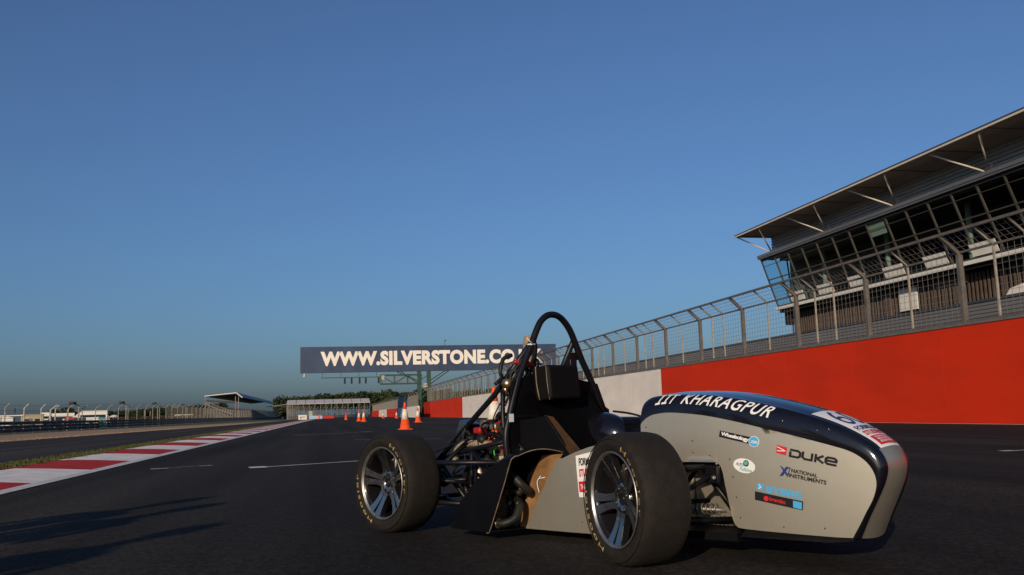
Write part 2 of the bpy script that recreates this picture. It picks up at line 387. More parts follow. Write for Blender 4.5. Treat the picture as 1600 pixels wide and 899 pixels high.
marking([(-2.15, 12.48), (-1.6, 12.78)], .045, True); marking([(-2.26, 12.42), (-2.05, 12.46)], .22, True); marking([(-1.7, 12.72), (-1.55, 12.78)], .2, True)
marking([(-1.0, 31.2), (1.13, 33.4)], .12, True); marking([(1.0, 33.2), (1.5, 33.6)], .35, True); marking([(-1.15, 31.1), (-.9, 31.3)], .3, True)
marking([(.6, 23.2), (2.6, 21.5)], .07, True)
marking([(7.55, 9.14), (7.72, 9.12)], .16); marking([(7.7, 9.12), (9.6, 9.0)], .07)
marking([(3.2, 48), (4.4, 49)], .15, True); marking([(1.6, 22.6), (1.85, 22.7)], .25, True); marking([(5.6, 58), (7, 59)], .2, True)

# ragged grass along the verge, denser near
mb = MB()
for i in range(34000):
    a = 9+75*random.random()**2.0; l = random.uniform(-5.12, -4.12)
    if random.random() < .12: l = random.uniform(-5.3, -5.0)
    h = random.uniform(.012, .042); t = random.uniform(0, 6.28); wd = random.uniform(.004, .010)*(1+a/25)
    dx, dy = math.cos(t)*wd, math.sin(t)*wd; lx, ly = random.uniform(-.03, .03), random.uniform(-.03, .03)
    mb.face([mb.v((l-dx, a-dy, .0)), mb.v((l+dx, a+dy, .0)), mb.v((l+lx, a+ly, h))])
g = part('grass', mb, 'blade', recalc=False); g.rotation_euler = (0, 0, TROT); g['kind'] = 'stuff'
g['label'] = 'short rough green grass between kerb and run-off asphalt'
# loose stones thrown up along the gravel edge
mb = MB()
for i in range(4000):
    a = 25+85*random.random()**1.5; f = (a-36.5)/43.5; l = -12.0+2.1*f-abs(random.gauss(0, 1.2)); r_ = random.uniform(.012, .04)
    p = [mb.v((l+r_*math.cos(k*2.1+i)*random.uniform(.7, 1.2), a+r_*math.sin(k*2.1+i), .005)) for k in range(3)]; q = mb.v((l, a, r_*.9))
    for k in range(3): mb.face([p[k], p[(k+1) % 3], q])
g = part('gravel_stones', mb, 'gravel'); g.rotation_euler = (0, 0, TROT); g['kind'] = 'stuff'; g['label'] = 'loose tan stones on the edge of the gravel trap'

# ------------------------------------------------------------------ pit wall and its fence
def wallrun(root, segs, l, zt, thick=.3):
    for a0, a1, col, lab in segs:
        mb = MB(); mb.box(l, l+thick, a0+.004, a1-.004, 0, zt)
        # shallow vertical joints between the cast blocks
        part('wall_panel', mb, col, root, lab)
        mb = MB(); k = math.ceil(a0/4.05)
        while k*4.05 < a1: mb.box(l-.003, l, k*4.05-.008, k*4.05+.008, .02, zt-.02); k += 1
        if mb.bm.verts: part('wall_joint', mb, col, root)
        else: mb.bm.free()
pw = thing('pit_wall', 'long concrete pit wall painted red and white, right of the track', 'wall', 15.3, 40)
wallrun(pw, [(-20, 40.2, 'wred', 'red painted stretch'), (40.2, 105.5, 'wwhite', 'white painted stretch'), (105.5, 150, 'wred', 'red painted stretch')], 15.3, 2.4)
mb = MB(); mb.box(15.27, 15.63, -20, 150, 2.4, 2.46); part('wall_coping', mb, 'galvdark', pw)
fw = thing('far_wall', 'distant track wall in red, white and pale blue blocks beyond the gantry', 'wall', 13, 160)
wallrun(fw, [(137, 157, 'wwhite', 'white painted stretch'), (157, 178, 'wblue', 'pale blue stretch'), (178, 213, 'wred', 'red painted stretch'), (213, 247, 'wwhite', 'white painted stretch'), (247, 290, 'wred', 'red painted stretch')], 13.0, 1.75)

def fence_run(root, l, posts, zb, zk, lt, zt, rpost, gridsp, wire, far=False):
    k = 0
    for i, a in enumerate(posts):
        mb = MB(); mb.bar((l, a, zb-.1), (l, a, zk), rpost, rpost*1.1, up=(1, 0, 0)); mb.bar((l, a, zk-.03), (lt, a, zt), rpost*.8, rpost*.9, up=(1, 0, 0))
        mb.box(l-.09, l+.09, a-.09, a+.09, zb, zb+.02)
        part('post', mb, 'galv', root)
    for i, (a1, a0) in enumerate(zip(posts[1:], posts)):      # a1 far, a0 near
        a0, a1 = min(a0, a1), max(a0, a1); two = i % 2 == 0
        ths = [a1-1.2, a1-2.3] if two else [a1-2.0]
        if far and a0 > 110: ths = [a1-2.0]
        for t in ths:
            mb = MB(); mb.bar((l+.0, t, zb), (l, t, zk), .022, .022, n=4, up=(1, 0, 0)); mb.bar((l, t, zk), (lt, t, zt), .022, .022, n=4, up=(1, 0, 0))
            part('thin_upright', mb, 'galvpale', root)
        mb = MB(); b0 = a0+rpost; b1 = (a1-1.2) if two else a1-rpost
        sp = gridsp*(1 if a0 < 48 else 2 if a0 < 80 else 4); ww = wire*(1 if a0 < 48 else 1.4 if a0 < 80 else 2.2)
        n = max(2, int((b1-b0)/sp))
        for k in range(1, n):
            y = lerp(b0, b1, k/n); mb.bar((l+.02, y, zb+.05), (l+.02, y, zk), ww, ww, up=(1, 0, 0))
        b1b = a1-rpost; n = max(2, int((b1b-b0)/sp))
        for k in range(1, n):
            y = lerp(b0, b1b, k/n); mb.bar((l+.0, y, zk), (lt, y, zt), ww, ww, up=(1, 0, 0))
        m_ = int((zk-zb)/(sp*.75))
        for k in range(1, m_):
            z = lerp(zb, zk, k/m_); mb.bar((l+.03, b0, z), (l+.03, b1, z), ww, ww)
        m2 = 4 if a0 < 60 else 2
        for k in range(1, m2):
            t = k/m2; mb.bar((lerp(l, lt, t), b0, lerp(zk, zt, t)), (lerp(l, lt, t), b1b, lerp(zk, zt, t)), ww, ww)
        part('wire_mesh', mb, 'wire', root)
    a0, a1 = min(posts), max(posts)
    for nm, x, z, r_ in (('top_rail', lt, zt+.02, .035), ('middle_rail', l, zk, .026), ('bottom_rail', l, zb+.04, .028)):
        mb = MB(); mb.bar((x, a0, z), (x, a1, z), r_, r_); part(nm, mb, 'galv', root)
pf = thing('catch_fence', 'steel mesh catch fence with bent tops standing on the pit wall', 'fence', 15.45, 40, 2.4)
fence_run(pf, 15.45, [15.42+4.05*k for k in range(-2, 33)], 2.46, 4.24, 14.95, 4.66, .055, .2, .0036)
ff = thing('far_catch_fence', 'distant mesh fence rising above the far red and white wall', 'fence', 13.1, 160, 1.75)
for i in range(32):
    a = 138+4.8*i; mb = MB(); mb.bar((13.15, a, 1.7), (13.15, a, 3.5), .06); mb.bar((13.15, a, 3.5), (12.8, a, 3.9), .05); part('post', mb, 'galv', ff)
mb = MB()
for k in range(1, 300): mb.bar((13.15, 138+.5*k, 1.75), (13.15, 138+.5*k, 3.5), .016)
for z in (2.1, 2.5, 2.9, 3.2, 3.5): mb.bar((13.15, 138, z), (13.15, 287, z), .018)
mb.bar((12.8, 138, 3.9), (12.8, 287, 3.9), .03)
part('wire_mesh', mb, 'wire', ff)
mb = MB(); mb.box(13.02, 13.06, 157, 178, 1.8, 3.95); part('banner', mb, 'signblue', ff, 'dark blue banner tied to the mesh')

# ------------------------------------------------------------------ pit building
A0, A1 = 8.0, 62.7
def ribs(mb, l, a0, a1, z0, z1, pitch, depth):
    n = int((z1-z0)/pitch); rows = []
    for k in range(n):
        z = z0+(z1-z0)*k/n; h = (z1-z0)/n
        for zz, dd in ((z, 0), (z+h*.12, -depth), (z+h*.86, -depth*.55), (z+h, 0)): rows.append([(l+dd, a0, zz), (l+dd, a1, zz)])
    mb.grid(rows, sm=False)
pb = thing('pit_building', 'grey clad pit building with overhanging roof, steel struts and leaning windows', 'building', 33.5, 40)
mb = MB(); ribs(mb, 33.5, A0, A1, 11.85, 13.35, .19, .13); mb.box(33.51, 48, A0, A1, 11.85, 13.34)
part('upper_cladding', mb, 'cladup', pb)
mb = MB()
mb.prism([(30.5, 13.36), (30.5, 13.5), (36, 14.1), (50, 14.8), (50, 14.5), (36, 13.75), (33.6, 13.37)], lambda u, v: (u, A0, v), lambda u, v: (u, A1+.3, v)); rf = part('roof', mb, 'roofdark', pb)
mb = MB(); mb.box(30.56, 33.62, A0, A1+.28, 13.335, 13.357); part('soffit', mb, 'soffit', rf)
mb = MB(); mb.box(30.47, 30.56, A0, A1+.3, 13.30, 13.40); part('roof_edge', mb, 'trimlit', rf)
mb = MB()
k = 0
while A1-.3-1.9*k > A0: mb.box(30.6, 33.5, A1-.3-3.8*k, A1-.26-3.8*k, 13.31, 13.334) if A1-3.8*k > A0+1 else None; k += 1
part('soffit_joint', mb, 'roofdark', rf)
mb = MB(); mb.box(32.2, 33.49, A0, A1, 11.55, 11.84); mb.box(32.15, 32.2, A0, A1+.05, 11.66, 11.86); part('ledge', mb, 'clad', pb)
for i in range(8):
    c = 61.2-7.62*i; base = (32.6, c, 11.86)
    for s_ in (-1, 1):
        tip = (30.66, c+s_*1.9, 13.33)
        if tip[1] > A1+.2: tip = (30.66, A1+.15, 13.33)
        mb = MB(); mb.bar(base, tip, .05, .05, n=8); part('strut', mb, 'trimlit', pb)
    mb = MB(); mb.box(32.45, 32.75, c-.16, c+.16, 11.85, 11.9); mb.box(32.9, 32.96, c+.1, c+.14, 11.85, 12.4); mb.box(32.7, 32.96, c+.1, c+.14, 12.2, 12.25); mb.box(32.7, 32.96, c+.1, c+.14, 12.36, 12.4); part('strut_bracket', mb, 'trimlit', pb)
GT, GB = (32.45, 11.55), (33.35, 7.86)     # glazing leans outwards at the top
gl_ = lambda z: lerp(GB[0], GT[0], (z-GB[1])/(GT[1]-GB[1]))
ge_ = lambda z: lerp(A1-.55, A1-.02, (z-GB[1])/(GT[1]-GB[1]))
mb = MB(); mb.face([mb.v(p) for p in ((GB[0]+.05, ge_(GB[1]), GB[1]), (34.6, ge_(GB[1]), GB[1]), (34.6, ge_(GT[1]), GT[1]), (GT[0]+.05, ge_(GT[1]), GT[1]))])
part('end_window', mb, 'glass', pb)
k = 0; at_ = ge_(GT[1]); ab_ = ge_(GB[1])
while at_ > A0+2:
    nt_, nb_ = ge_(GT[1])-.1-1.95*(k+1), ge_(GT[1])-.6-1.95*(k+1)
    mb = MB(); mb.face([mb.v(p) for p in ((GB[0]+.03, nb_, GB[1]), (GB[0]+.03, ab_, GB[1]), (GT[0]+.03, at_, GT[1]), (GT[0]+.03, nt_, GT[1]))])
    wn_ = part('window', mb, 'glass', pb)
    mb = MB(); mb.bar((GT[0]-.01, at_, GT[1]), (GB[0]-.01, ab_, GB[1]), .045, .05, up=(0, 1, 0)); part('mullion', mb, 'mullion', wn_)
    at_, ab_ = nt_, nb_; k += 1
mb = MB()
for z, r_ in ((9.95, .035), (GT[1]-.1, .05), (GB[1]+.05, .04), (GT[1]-.55, .018)): mb.bar((gl_(z)-.01, A0, z), (gl_(z)-.01, ge_(z), z), r_, r_)
mb.bar((34.6, ge_(GT[1]), GT[1]), (34.6, ge_(GB[1]), GB[1]), .045)
part('transoms', mb, 'mullion', pb)
mb = MB(); mb.box(34.65, 48, A1-.55, A1-.3, 7.4, 11.55); part('end_wall', mb, 'clad', pb)
for (a, z0, z1) in ((47.3, 10.6, 11.4), (33, 10.7, 11.4)):
    mb = MB(); mb.prism([(a, z0), (a+1.75, z0), (a+1.75, z1), (a, z1)], lambda u, v: (gl_(v)+.12, u, v), lambda u, v: (gl_(v)+.1, u, v)); part('window_blind', mb, 'pillar', pb)
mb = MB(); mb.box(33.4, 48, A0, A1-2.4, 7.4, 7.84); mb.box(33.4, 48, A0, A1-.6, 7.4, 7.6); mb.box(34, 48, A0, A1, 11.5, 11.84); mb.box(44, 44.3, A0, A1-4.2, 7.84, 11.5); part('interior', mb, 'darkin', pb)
for i in range(7): mb = MB(); mb.bar((35.2, 58.5-7.6*i, 7.84), (35.2, 58.5-7.6*i, 11.5), .16, .16, n=12); part('inner_pillar', mb, 'pillar', pb)
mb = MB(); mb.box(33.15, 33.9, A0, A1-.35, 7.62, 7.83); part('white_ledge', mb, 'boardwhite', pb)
for i in range(10):
    c = 59.0-3.82*i; mb = MB(); mb.prism([(c-1.0, 7.98), (c+.9, 7.98), (c+1.0, 8.62), (c-.9, 8.62)], lambda u, v: (gl_(v)-.09, u, v), lambda u, v: (gl_(v)-.06, u, v)); part('white_board', mb, 'boardwhite', pb)
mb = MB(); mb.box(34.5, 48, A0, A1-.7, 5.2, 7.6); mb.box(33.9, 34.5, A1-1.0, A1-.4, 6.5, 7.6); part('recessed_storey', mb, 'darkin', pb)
mb = MB(); a = A1-.8
while a > A0: mb.bar((34.3, a, 5.3), (34.3, a, 7.6), .035, .06); a -= .31
part('louvres', mb, 'louvre', pb)
mb = MB(); mb.box(34.1, 34.18, 46.9, 48.6, 5.95, 7.35); part('white_door', mb, 'boardwhite', pb)
mb = MB(); mb.prism([(38.3, 5.8), (39.6, 5.8), (39.3, 6.1), (38.4, 6.25)], lambda u, v: (34.0, u, v), lambda u, v: (33.95, u, v)); part('white_cloth', mb, 'boardwhite', pb)
mb = MB(); mb.box(34.15, 34.3, 42.6, 45.2, 6.9, 7.5); part('canopy_box', mb, 'louvre', pb)
mb = MB(); mb.box(34.15, 34.3, 49.6, 50.2, 5.6, 7.5); part('pillar_casing', mb, 'louvre', pb)
mb = MB(); mb.bar((33, 60.6, 13.6), (33, 60.6, 14.0), .02); mb.blob((33, 60.6, 14.02), .06, 1, 0); part('roof_sensor', mb, 'trimlit', pb)

gb = thing('garage_block', 'long low garage block with ribbed grey cladding behind the fence', 'building', 33.8, 60)
mb = MB(); ribs(mb, 33.8, A0, 168, 3.6, 5.62, .2, .05); part('cladding', mb, 'cladlow', gb)
mb = MB(); mb.box(33.83, 50, A0, 168, 0, 5.58); part('garage_wall', mb, 'clad', gb)
mb = MB(); mb.box(33.7, 50, A0, 168.1, 5.62, 5.76); part('roof', mb, 'roofdark', gb)
for k in range(26): mb = MB(); mb.box(33.79, 33.825, 10+6*k, 14.6+6*k, .02, 3.2); part('garage_door', mb, 'galvdark', gb)
for i, a in enumerate((75, 92, 101, 118)):
    mb = MB(); mb.box(36, 37.6, a, a+1.1, 5.76, 6.0+.1*(i % 2), bev=.03); mb.box(36.2, 36.3, a+.3, a+.4, 6, 6.3); part('roof_unit', mb, 'galvpale', gb)

# ------------------------------------------------------------------ gantry
gy = thing('overhead_gantry', 'navy overhead track sign on a green cantilever mast at the wall', 'gantry', 15, 150)
mb = MB(); mb.box(-4.65, 38.2, 150, 150.9, 7.72, 11.78); sg = part('sign_board', mb, 'signblue', gy)
mb = MB()
for k in range(1, 21): mb.box(-4.65+42.85*k/21-.02, -4.65+42.85*k/21+.02, 149.985, 149.999, 7.74, 11.76)
mb.box(-4.7, 38.25, 149.98, 150.92, 7.62, 7.72); mb.box(-4.7, 38.25, 149.98, 150.92, 11.78, 11.86); mb.box(-4.72, -4.65, 149.98, 150.92, 7.62, 11.86)
part('sign_frame', mb, 'roofdark', sg)
mb = MB(); addtext(mb, 'WWW.SILVERSTONE.CO.UK', lambda u, v: (-1.5+37.3*u, 149.96, 8.68+2.4*v), bold=.055, spacing=1.07); part('lettering', mb, 'signtext', sg, 'cream capital letters')
mb = MB()
for l_ in (14.3, 15.9): mb.box(l_, l_+.65, 150.1, 150.7, 0, 7.62)
for z in (1.5, 3, 4.5, 6): mb.bar((14.6, 150.4, z), (16.2, 150.4, z+1), .06)
mb.box(13.9, 17, 149.8, 151, 0, .5)
part('mast', mb, 'green', gy)
mb = MB()
for z in (5.6, 7.05): mb.bar((8.2, 150.05, z), (15, 150.05, z), .11); mb.bar((8.2, 150.85, z), (15, 150.85, z), .11)
for k in range(4):
    x = 8.25+2.2*k; mb.bar((x, 150.05, 5.6), (x, 150.05, 7.05), .09); mb.bar((x, 150.05, 7.0 if k % 2 == 0 else 5.65), (min(15, x+2.2), 150.05, 5.65 if k % 2 == 0 else 7.0), .07)
part('walkway_truss', mb, 'green', gy)
mb = MB()
for k in range(33): mb.bar((8.3+.2*k, 150.3, 5.7), (8.3+.2*k, 150.3, 7.0), .012)
for k in range(6): mb.bar((8.3, 150.3, 5.8+.2*k), (14.9, 150.3, 5.8+.2*k), .012)
part('walkway_mesh', mb, 'galvdark', gy)
for a_, b_ in (((11.6, 7.62), (14.4, 5.6)), ((10.9, 7.62), (13.9, 6.1)), ((19.6, 7.62), (16.4, 5.4)), ((19.0, 7.62), (16.2, 5.9))): mb = MB(); mb.bar((a_[0], 150.4, a_[1]), (b_[0], 150.4, b_[1]), .07); part('brace', mb, 'black', gy)
mb = MB(); mb.box(8.35, 8.85, 149.85, 149.95, 6.3, 7.0); part('control_box', mb, 'beige', gy)
mb = MB(); mb.box(15.2, 16, 149.9, 150, 4.9, 5.2); part('control_box', mb, 'beige', gy)
mb = MB(); mb.box(15.3, 15.9, 149.9, 150, 5.3, 5.6); part('control_box', mb, 'beige', gy)
mb = MB(); mb.bar((-1.4, 150.2, 6.78), (8.2, 150.2, 6.78), .07)
for x in (-1.2, 1.8, 4.7, 7.6): mb.bar((x, 150.2, 6.78), (x, 150.2, 7.65), .04)
part('hanging_rail', mb, 'green', gy)
for x in (2.4, 3.5, 4.8, 5.8, 7.9):
    mb = MB(); mb.box(x-.15, x+.15, 150.0, 150.3, 5.75, 6.72, bev=.03)
    for z in (5.85, 6.1, 6.35): mb.lathe([(.1, 149.93), (.1, 150.0)], 10, 'Y', (x, 0, z+.08))
    part('start_light', mb, 'black', gy)
mb = MB(); mb.bar((-4.1, 150.1, 7.62), (-4.1, 150.1, 7.2), .05); mb.blob((-4.1, 150.1, 7.1), .16, 1, 0); part('camera_dome', mb, 'boardwhite', gy)
mb = MB(); mb.bar((19, 150.2, 11.8), (19, 150.2, 12.6), .03); mb.blob((19.1, 150.2, 12.7), .13, 1, .1); part('wind_sensor', mb, 'black', gy)

# ------------------------------------------------------------------ cones
def make_cone(label, l, a, plain=False):
    t = thing('traffic_cone', label, 'traffic cone', l, a, .012, 'traffic cones on the track', rot=TROT)
    mb = MB(); mb.box(-.27, .27, -.27, .27, 0, .035, bev=.012); part('base', mb, 'corange', t)
    mb = MB(); rr = lambda z: lerp(.205, .035, (z-.035)/1.02)
    z1, z2 = .40, .80
    if plain: mb.lathe([(.23, .035), (rr(.06), .07), (rr(1.05), 1.05), (.02, 1.07)], 24, 'Z')
    else: mb.lathe([(.23, .035), (rr(.06), .07), (rr(z1), z1)], 24, 'Z'); mb.lathe([(rr(z2), z2), (rr(1.05), 1.05), (.02, 1.07)], 24, 'Z')
    part('body', mb, 'corange', t)
    if not plain:
        mb = MB(); mb.lathe([(rr(z1)+.004, z1), (rr(z2)+.004, z2)], 24, 'Z'); part('white_sleeve', mb, 'cwhite', t)
    return t
make_cone('orange and white cone nearest the car, half hidden behind its engine', 3.0, 16.57)
make_cone('tall orange cone with white sleeve standing alone on the track left of the roll hoop', 2.9, 35.8)
make_cone('orange and white cone just right of and behind the lone tall one', 6.0, 63)
make_cone('small orange and white cone in the middle distance, left of the gantry mast', 3.04, 84)
make_cone('small orange and white cone half hidden behind its middle-distance neighbour', 2.86, 92)
make_cone('all orange cone without white sleeve near the end of the straight', 2.2, 128, True)
make_cone('tiny cone at the foot of the far white wall panel', 8.6, 150)
make_cone('tiny cone at the foot of the far pale blue wall panel', 9.4, 131)
make_cone('small orange cone beside the second white marker box', -2.2, 190, True)

# ------------------------------------------------------------------ left barrier, fences, lamps
ab = thing('crash_barrier', 'dark navy steel crash barrier of three rails along the gravel', 'barrier', -21.2, 90)
apath = [(-21.2, a) for a in range(20, 421, 10)]
mb = MB()
for z in (.1, .36, .62):
    rows = []
    for l_, a in apath:
        rows.append([(l_, a, z), (l_+.05, a, z+.03), (l_+.05, a, z+.08), (l_+.0, a, z+.11), (l_+.05, a, z+.14), (l_+.05, a, z+.19), (l_, a, z+.22)])
    mb.grid(rows, sm=False)
part('rails', mb, 'navy', ab)
a = 20
while a < 410: mb = MB(); mb.box(-21.35, -21.2, a, a+.12, 0, .85); part('barrier_post', mb, 'navy', ab); a += 4
mb = MB(); a = 21  # pale dashes laid on the rails to stand in for highlights on the steel
while a < 250:
    for z in (.2, .46, .72): mb.box(-21.15, -21.142, a, a+.35, z, z+.03) if random.random() < .75 else None
    a += 2
ro = part('highlight_dashes', mb, 'galvpale', ab); ro['kind'] = 'stuff'
gp = thing('gate_panel', 'teal slatted gate panel leaning on the navy crash barrier', 'gate', -20.9, 91)
for i in range(5):
    mb = MB(); mb.bar((-20.95, 89.6+.55*i, 1.15), (-20.9, 90.3+.55*i, .05), .035, .03); part('slat', mb, 'teal', gp)
mb = MB(); mb.bar((-20.95, 89.5, 1.12), (-20.95, 92.2, 1.12), .05); part('rail', mb, 'teal', gp)

lf = thing('trackside_fence', 'tall wire fence with bent post tops behind the navy barrier', 'fence', -22, 100)
posts = []; a = 78.6
while a < 420: posts.append(a); a += 4.75 if a < 200 else 5.2
top = lambda a: 2.1+.9*min(1, (a-78)/60)
for i, a in enumerate(posts):
    mb = MB(); h = top(a); r_ = (.034+max(0, a-110)*.00022) if i else .06
    mb.bar((-22, a, 0), (-22, a, h-.35), r_); mb.bar((-22, a, h-.38), (-21.5, a, h+.02), r_*.85)
    if i == 0: mb.bar((-22, a, h-.9), (-21.9, a+2.6, 0), .07)
    part('post', mb, 'galvdark' if i == 0 else 'galv', lf)
mb = MB()
for i in range(len(posts)-1):
    a0, a1 = posts[i], posts[i+1]; h0, h1 = top(a0), top(a1)
    for k in range(6): mb.bar((-22, a0, (h0-.35)*(k+1)/6), (-22, a1, (h1-.35)*(k+1)/6), .010)
    mb.bar((-21.5, a0, h0), (-21.5, a1, h1), .012); mb.bar((-21.75, a0, h0-.18), (-21.75, a1, h1-.18), .010)
    if a0 > 130:
        for k in range(1, 6): aa = lerp(a0, a1, k/6); mb.bar((-22, aa, 0), (-22, aa, h0-.35), .010)
part('wires', mb, 'wire', lf)
bf = thing('access_fence', 'short fence with pale bent posts at the left end of the barrier', 'fence', -26, 90)
mb = MB()
for i, a in enumerate((76, 80.6, 85.3, 90, 94.4, 98.8)):
    mb2 = MB(); mb2.bar((-26, a, 0), (-26, a, 2.05), .042); mb2.bar((-26, a, 2.03), (-25.65, a, 2.4), .036); part('post', mb2, 'galvpale' if i in (3, 4, 5) or i == 2 else 'galv', bf)
for k in range(5): mb.bar((-26, 76, .45*(k+1)), (-26, 98.8, .45*(k+1)), .010)
part('wires', mb, 'wire', bf)
for i, (l_, a, z, lb) in enumerate(((-22.4, 88.5, 2.35, 'black floodlight on a post near the teal gate panel'), (-22.4, 108, 2.7, 'black floodlight on the second lamp post from the left'), (-22.4, 127, 2.85, 'black floodlight on the third lamp post from the left'), (-22.4, 151, 2.95, 'black floodlight on the farthest lamp post'))):
    t = thing('lamp_post', lb, 'lamp post', l_, a, 0, 'lamp posts behind the trackside fence')
    mb = MB(); mb.bar((l_, a, 0), (l_, a, z-.15), .05); mb.bar((l_, a, z-.18), (l_-.15, a-1.0, z), .03); part('pole', mb, 'galv', t)
    mb = MB(); mb.box(l_-.35, l_+.05, a-2.0, a-1.0, z-.12, z+.16, bev=.03); part('lamp_head', mb, 'black', t)
bf2 = thing('corner_fence', 'grey mesh fence crossing behind the marker boxes at the end of the straight', 'fence', -9, 215)
pp = [Vector((-9.5, 212)), Vector((-10, 232)), Vector((-7, 262)), Vector((-1, 296)), Vector((7, 318)), Vector((13, 326))]
P3 = smooth([Vector((p.x, p.y, 0)) for p in pp], 7); mb = MB()
for i, p in enumerate(P3):
    m2 = MB(); m2.bar(p, p+Vector((0, 0, 3.1)), .05); m2.bar(p+Vector((0, 0, 3.08)), p+Vector((.5, -.2, 3.55)), .05); part('post', m2, 'galv', bf2)
for p, q in zip(P3, P3[1:]):
    for z in (.4, .9, 1.4, 1.9, 2.4, 3.0): mb.bar(p+Vector((0, 0, z)), q+Vector((0, 0, z)), .009)
    for k in range(1, 7): s_ = p.lerp(q, k/7); mb.bar(s_, s_+Vector((0, 0, 3.1)), .008)
part('wire_mesh', mb, 'wire', bf2)

for i, (l_, a, s_, lb) in enumerate(((-5.4, 188, 1, 'white marker box with a black arrow at the end of the kerb'), (-3.4, 205, .8, 'smaller white marker box on the right, by the orange cone'))):
    t = thing('marker_box', lb, 'marker board', l_, a, 0, 'marker boxes at the end of the kerb')
    mb = MB(); mb.box(l_-.85*s_, l_+.85*s_, a, a+.9, 0, .95*s_, bev=.04); part('box', mb, 'boardwhite', t)
    mb = MB(); mb.box(l_-.45*s_, l_-.3*s_, a-.02, a-.005, .15, .6*s_); mb.box(l_-.3*s_, l_+.45*s_, a-.02, a-.005, .48*s_, .6*s_); part('arrow', mb, 'black', t)
t = thing('tyre_barrier', 'low blue-grey tyre barrier right of the arrow marker box', 'tyre barrier', -3.2, 200)
mb = MB(); mb.box(-4.4, -1.6, 204, 205.2, 0, .75, bev=.1); part('body', mb, 'wblue', t)
t = thing('marshal_box', 'orange marshal panel standing behind the arrow marker box', 'marker board', -3.9, 206)
mb = MB(); mb.box(-4.6, -3.8, 207, 207.2, 0, 1.8, bev=.05); part('panel', mb, 'beige', t)
t = thing('low_red_barrier', 'low dark red barrier between the two marker boxes', 'barrier', -3, 215)
mb = MB(); mb.box(-4.5, 1.0, 214, 214.6, 0, .7, bev=.08); part('body', mb, 'vred', t)

# ------------------------------------------------------------------ grandstand and covered stand
gs = thing('grandstand', 'grandstand with pitched white-edged roof, seen end-on far left', 'grandstand', -28, 255)
mb = MB(); ya, yb = 256, 402
mb.prism([(-33.2, 6.7), (-33.2, 6.95), (-25.0, 7.65), (-23.4, 6.35), (-23.6, 6.2), (-25.1, 7.3)], lambda u, v: (u, ya, v), lambda u, v: (u, yb, v)); part('roof', mb, 'clad', gs)
mb = MB()
for p, q in (((-33.25, 6.85), (-25.0, 7.58)), ((-25.0, 7.58), (-23.35, 6.25))): mb.bar((p[0], ya-.1, p[1]), (q[0], ya-.1, q[1]), .10)
part('roof_edge', mb, 'boardwhite', gs)
mb = MB()
for k in range(9): mb.box(-32.5+.8*k, -31.7+.8*k, ya, yb, 0, 4.1-.40*k)
part('terrace', mb, 'seatgrey', gs)
mb = MB(); mb.bar((-33, ya-.05, 5.6), (-25.5, ya+4, 5.0), .25); mb.bar((-32.8, ya-.3, 4.6), (-26, ya-.3, 1.8), .12); mb.bar((-32.8, ya-.3, 5.3), (-26, ya-.3, 2.6), .06)
for k in range(10): mb.bar((-32.6+.7*k, ya-.3, 4.5-.29*k), (-32.6+.7*k, ya-.3, 5.2-.28*k), .05)
for l_ in (-33, -25.2, -24.4): mb.bar((l_, ya, 0), (l_, ya, 6.6), .09)
part('end_railing', mb, 'galv', gs)
t = thing('stand_canopy', 'long low stand under a flat pale roof, below the wood', 'grandstand', 0, 332)
mb = MB(); mb.prism([(331, 5.0), (331, 5.15), (340, 6.7), (340, 6.5)], lambda u, v: (-15.2, u, v), lambda u, v: (14.3, u, v)); part('roof', mb, 'shedroof', t)
mb = MB()
for k in range(1, 9): mb.bar((-15.2+29.5*k/9, 331, 5.17), (-15.2+29.5*k/9, 340, 6.73), .05)
part('roof_seams', mb, 'galv', t)
for k in range(16): mb = MB(); mb.bar((-15+29.2*k/15, 331.3, 0), (-15+29.2*k/15, 331.3, 5.1), .09); part('column', mb, 'galv', t)
mb = MB(); mb.bar((-22, 331, 4.4), (-15, 331, 5.1), .12); mb.bar((-22, 331, 4.4), (-15, 335, 4.4), .08); part('side_boom', mb, 'galvdark', t)
mb = MB(); [mb.box(-15, 14.2, 333+k, 334+k, 0, 1.6+.35*k) for k in range(6)]; part('seating', mb, 'cyanrail', t)
mb = MB(); mb.box(-16, 16, 330.2, 330.4, 0, .9); part('front_wall', mb, 'navy', t)

# ------------------------------------------------------------------ paddock things, placed by view direction and distance
def at(px, d):       # ground point in that column of the view, d metres away, as (l, a)
    x = d*(px-800)/1400; y = d
    return (x*math.cos(TROT)+y*math.sin(TROT), -x*math.sin(TROT)+y*math.cos(TROT))
def site(name, label, cat, px, d, group=None):
    l_, a = at(px, d); x = d*(px-800)/1400
    o = thing(name, label, cat, l_, a, 0, group, rot=math.atan2(-x, d)*.9)      # faces the camera side
    return o
def truck(name, label, px, d, wd, h, body, slope=0, group=None, cat='truck'):
    t = site(name, label, cat, px, d, group)
    mb = MB(); x0, x1 = -wd/2, wd/2
    mb.prism([(x0, .45), (x1, .45), (x1, h), (x0+slope, h), (x0+slope*.3, h*.75), (x0, h*.6)], lambda u, v: (u, 0, v), lambda u, v: (u, 2.5, v)); part('body', mb, body, t)
    mb = MB(); mb.box(x0+slope*.6+.3, x1-.4, -.02, -.004, h*.55, h*.72); part('side_window', mb, 'winglass', t)
    for x in (x0+1, x1-1):
        mb = MB(); mb.lathe([(.45, -.03), (.45, .25)], 16, 'Y', (x, 0, .45)); part('wheel', mb, 'black', t)
    mb = MB(); mb.box(x0+.2, x1-.1, -.03, -.01, h*.42, h*.45); part('side_stripe', mb, 'galv', t)
    return t
truck('motorhome', 'large white motorhome with sloping nose behind the fence', 142, 215, 7.2, 3.4, 'tentwhite', 1.7, cat='motorhome')
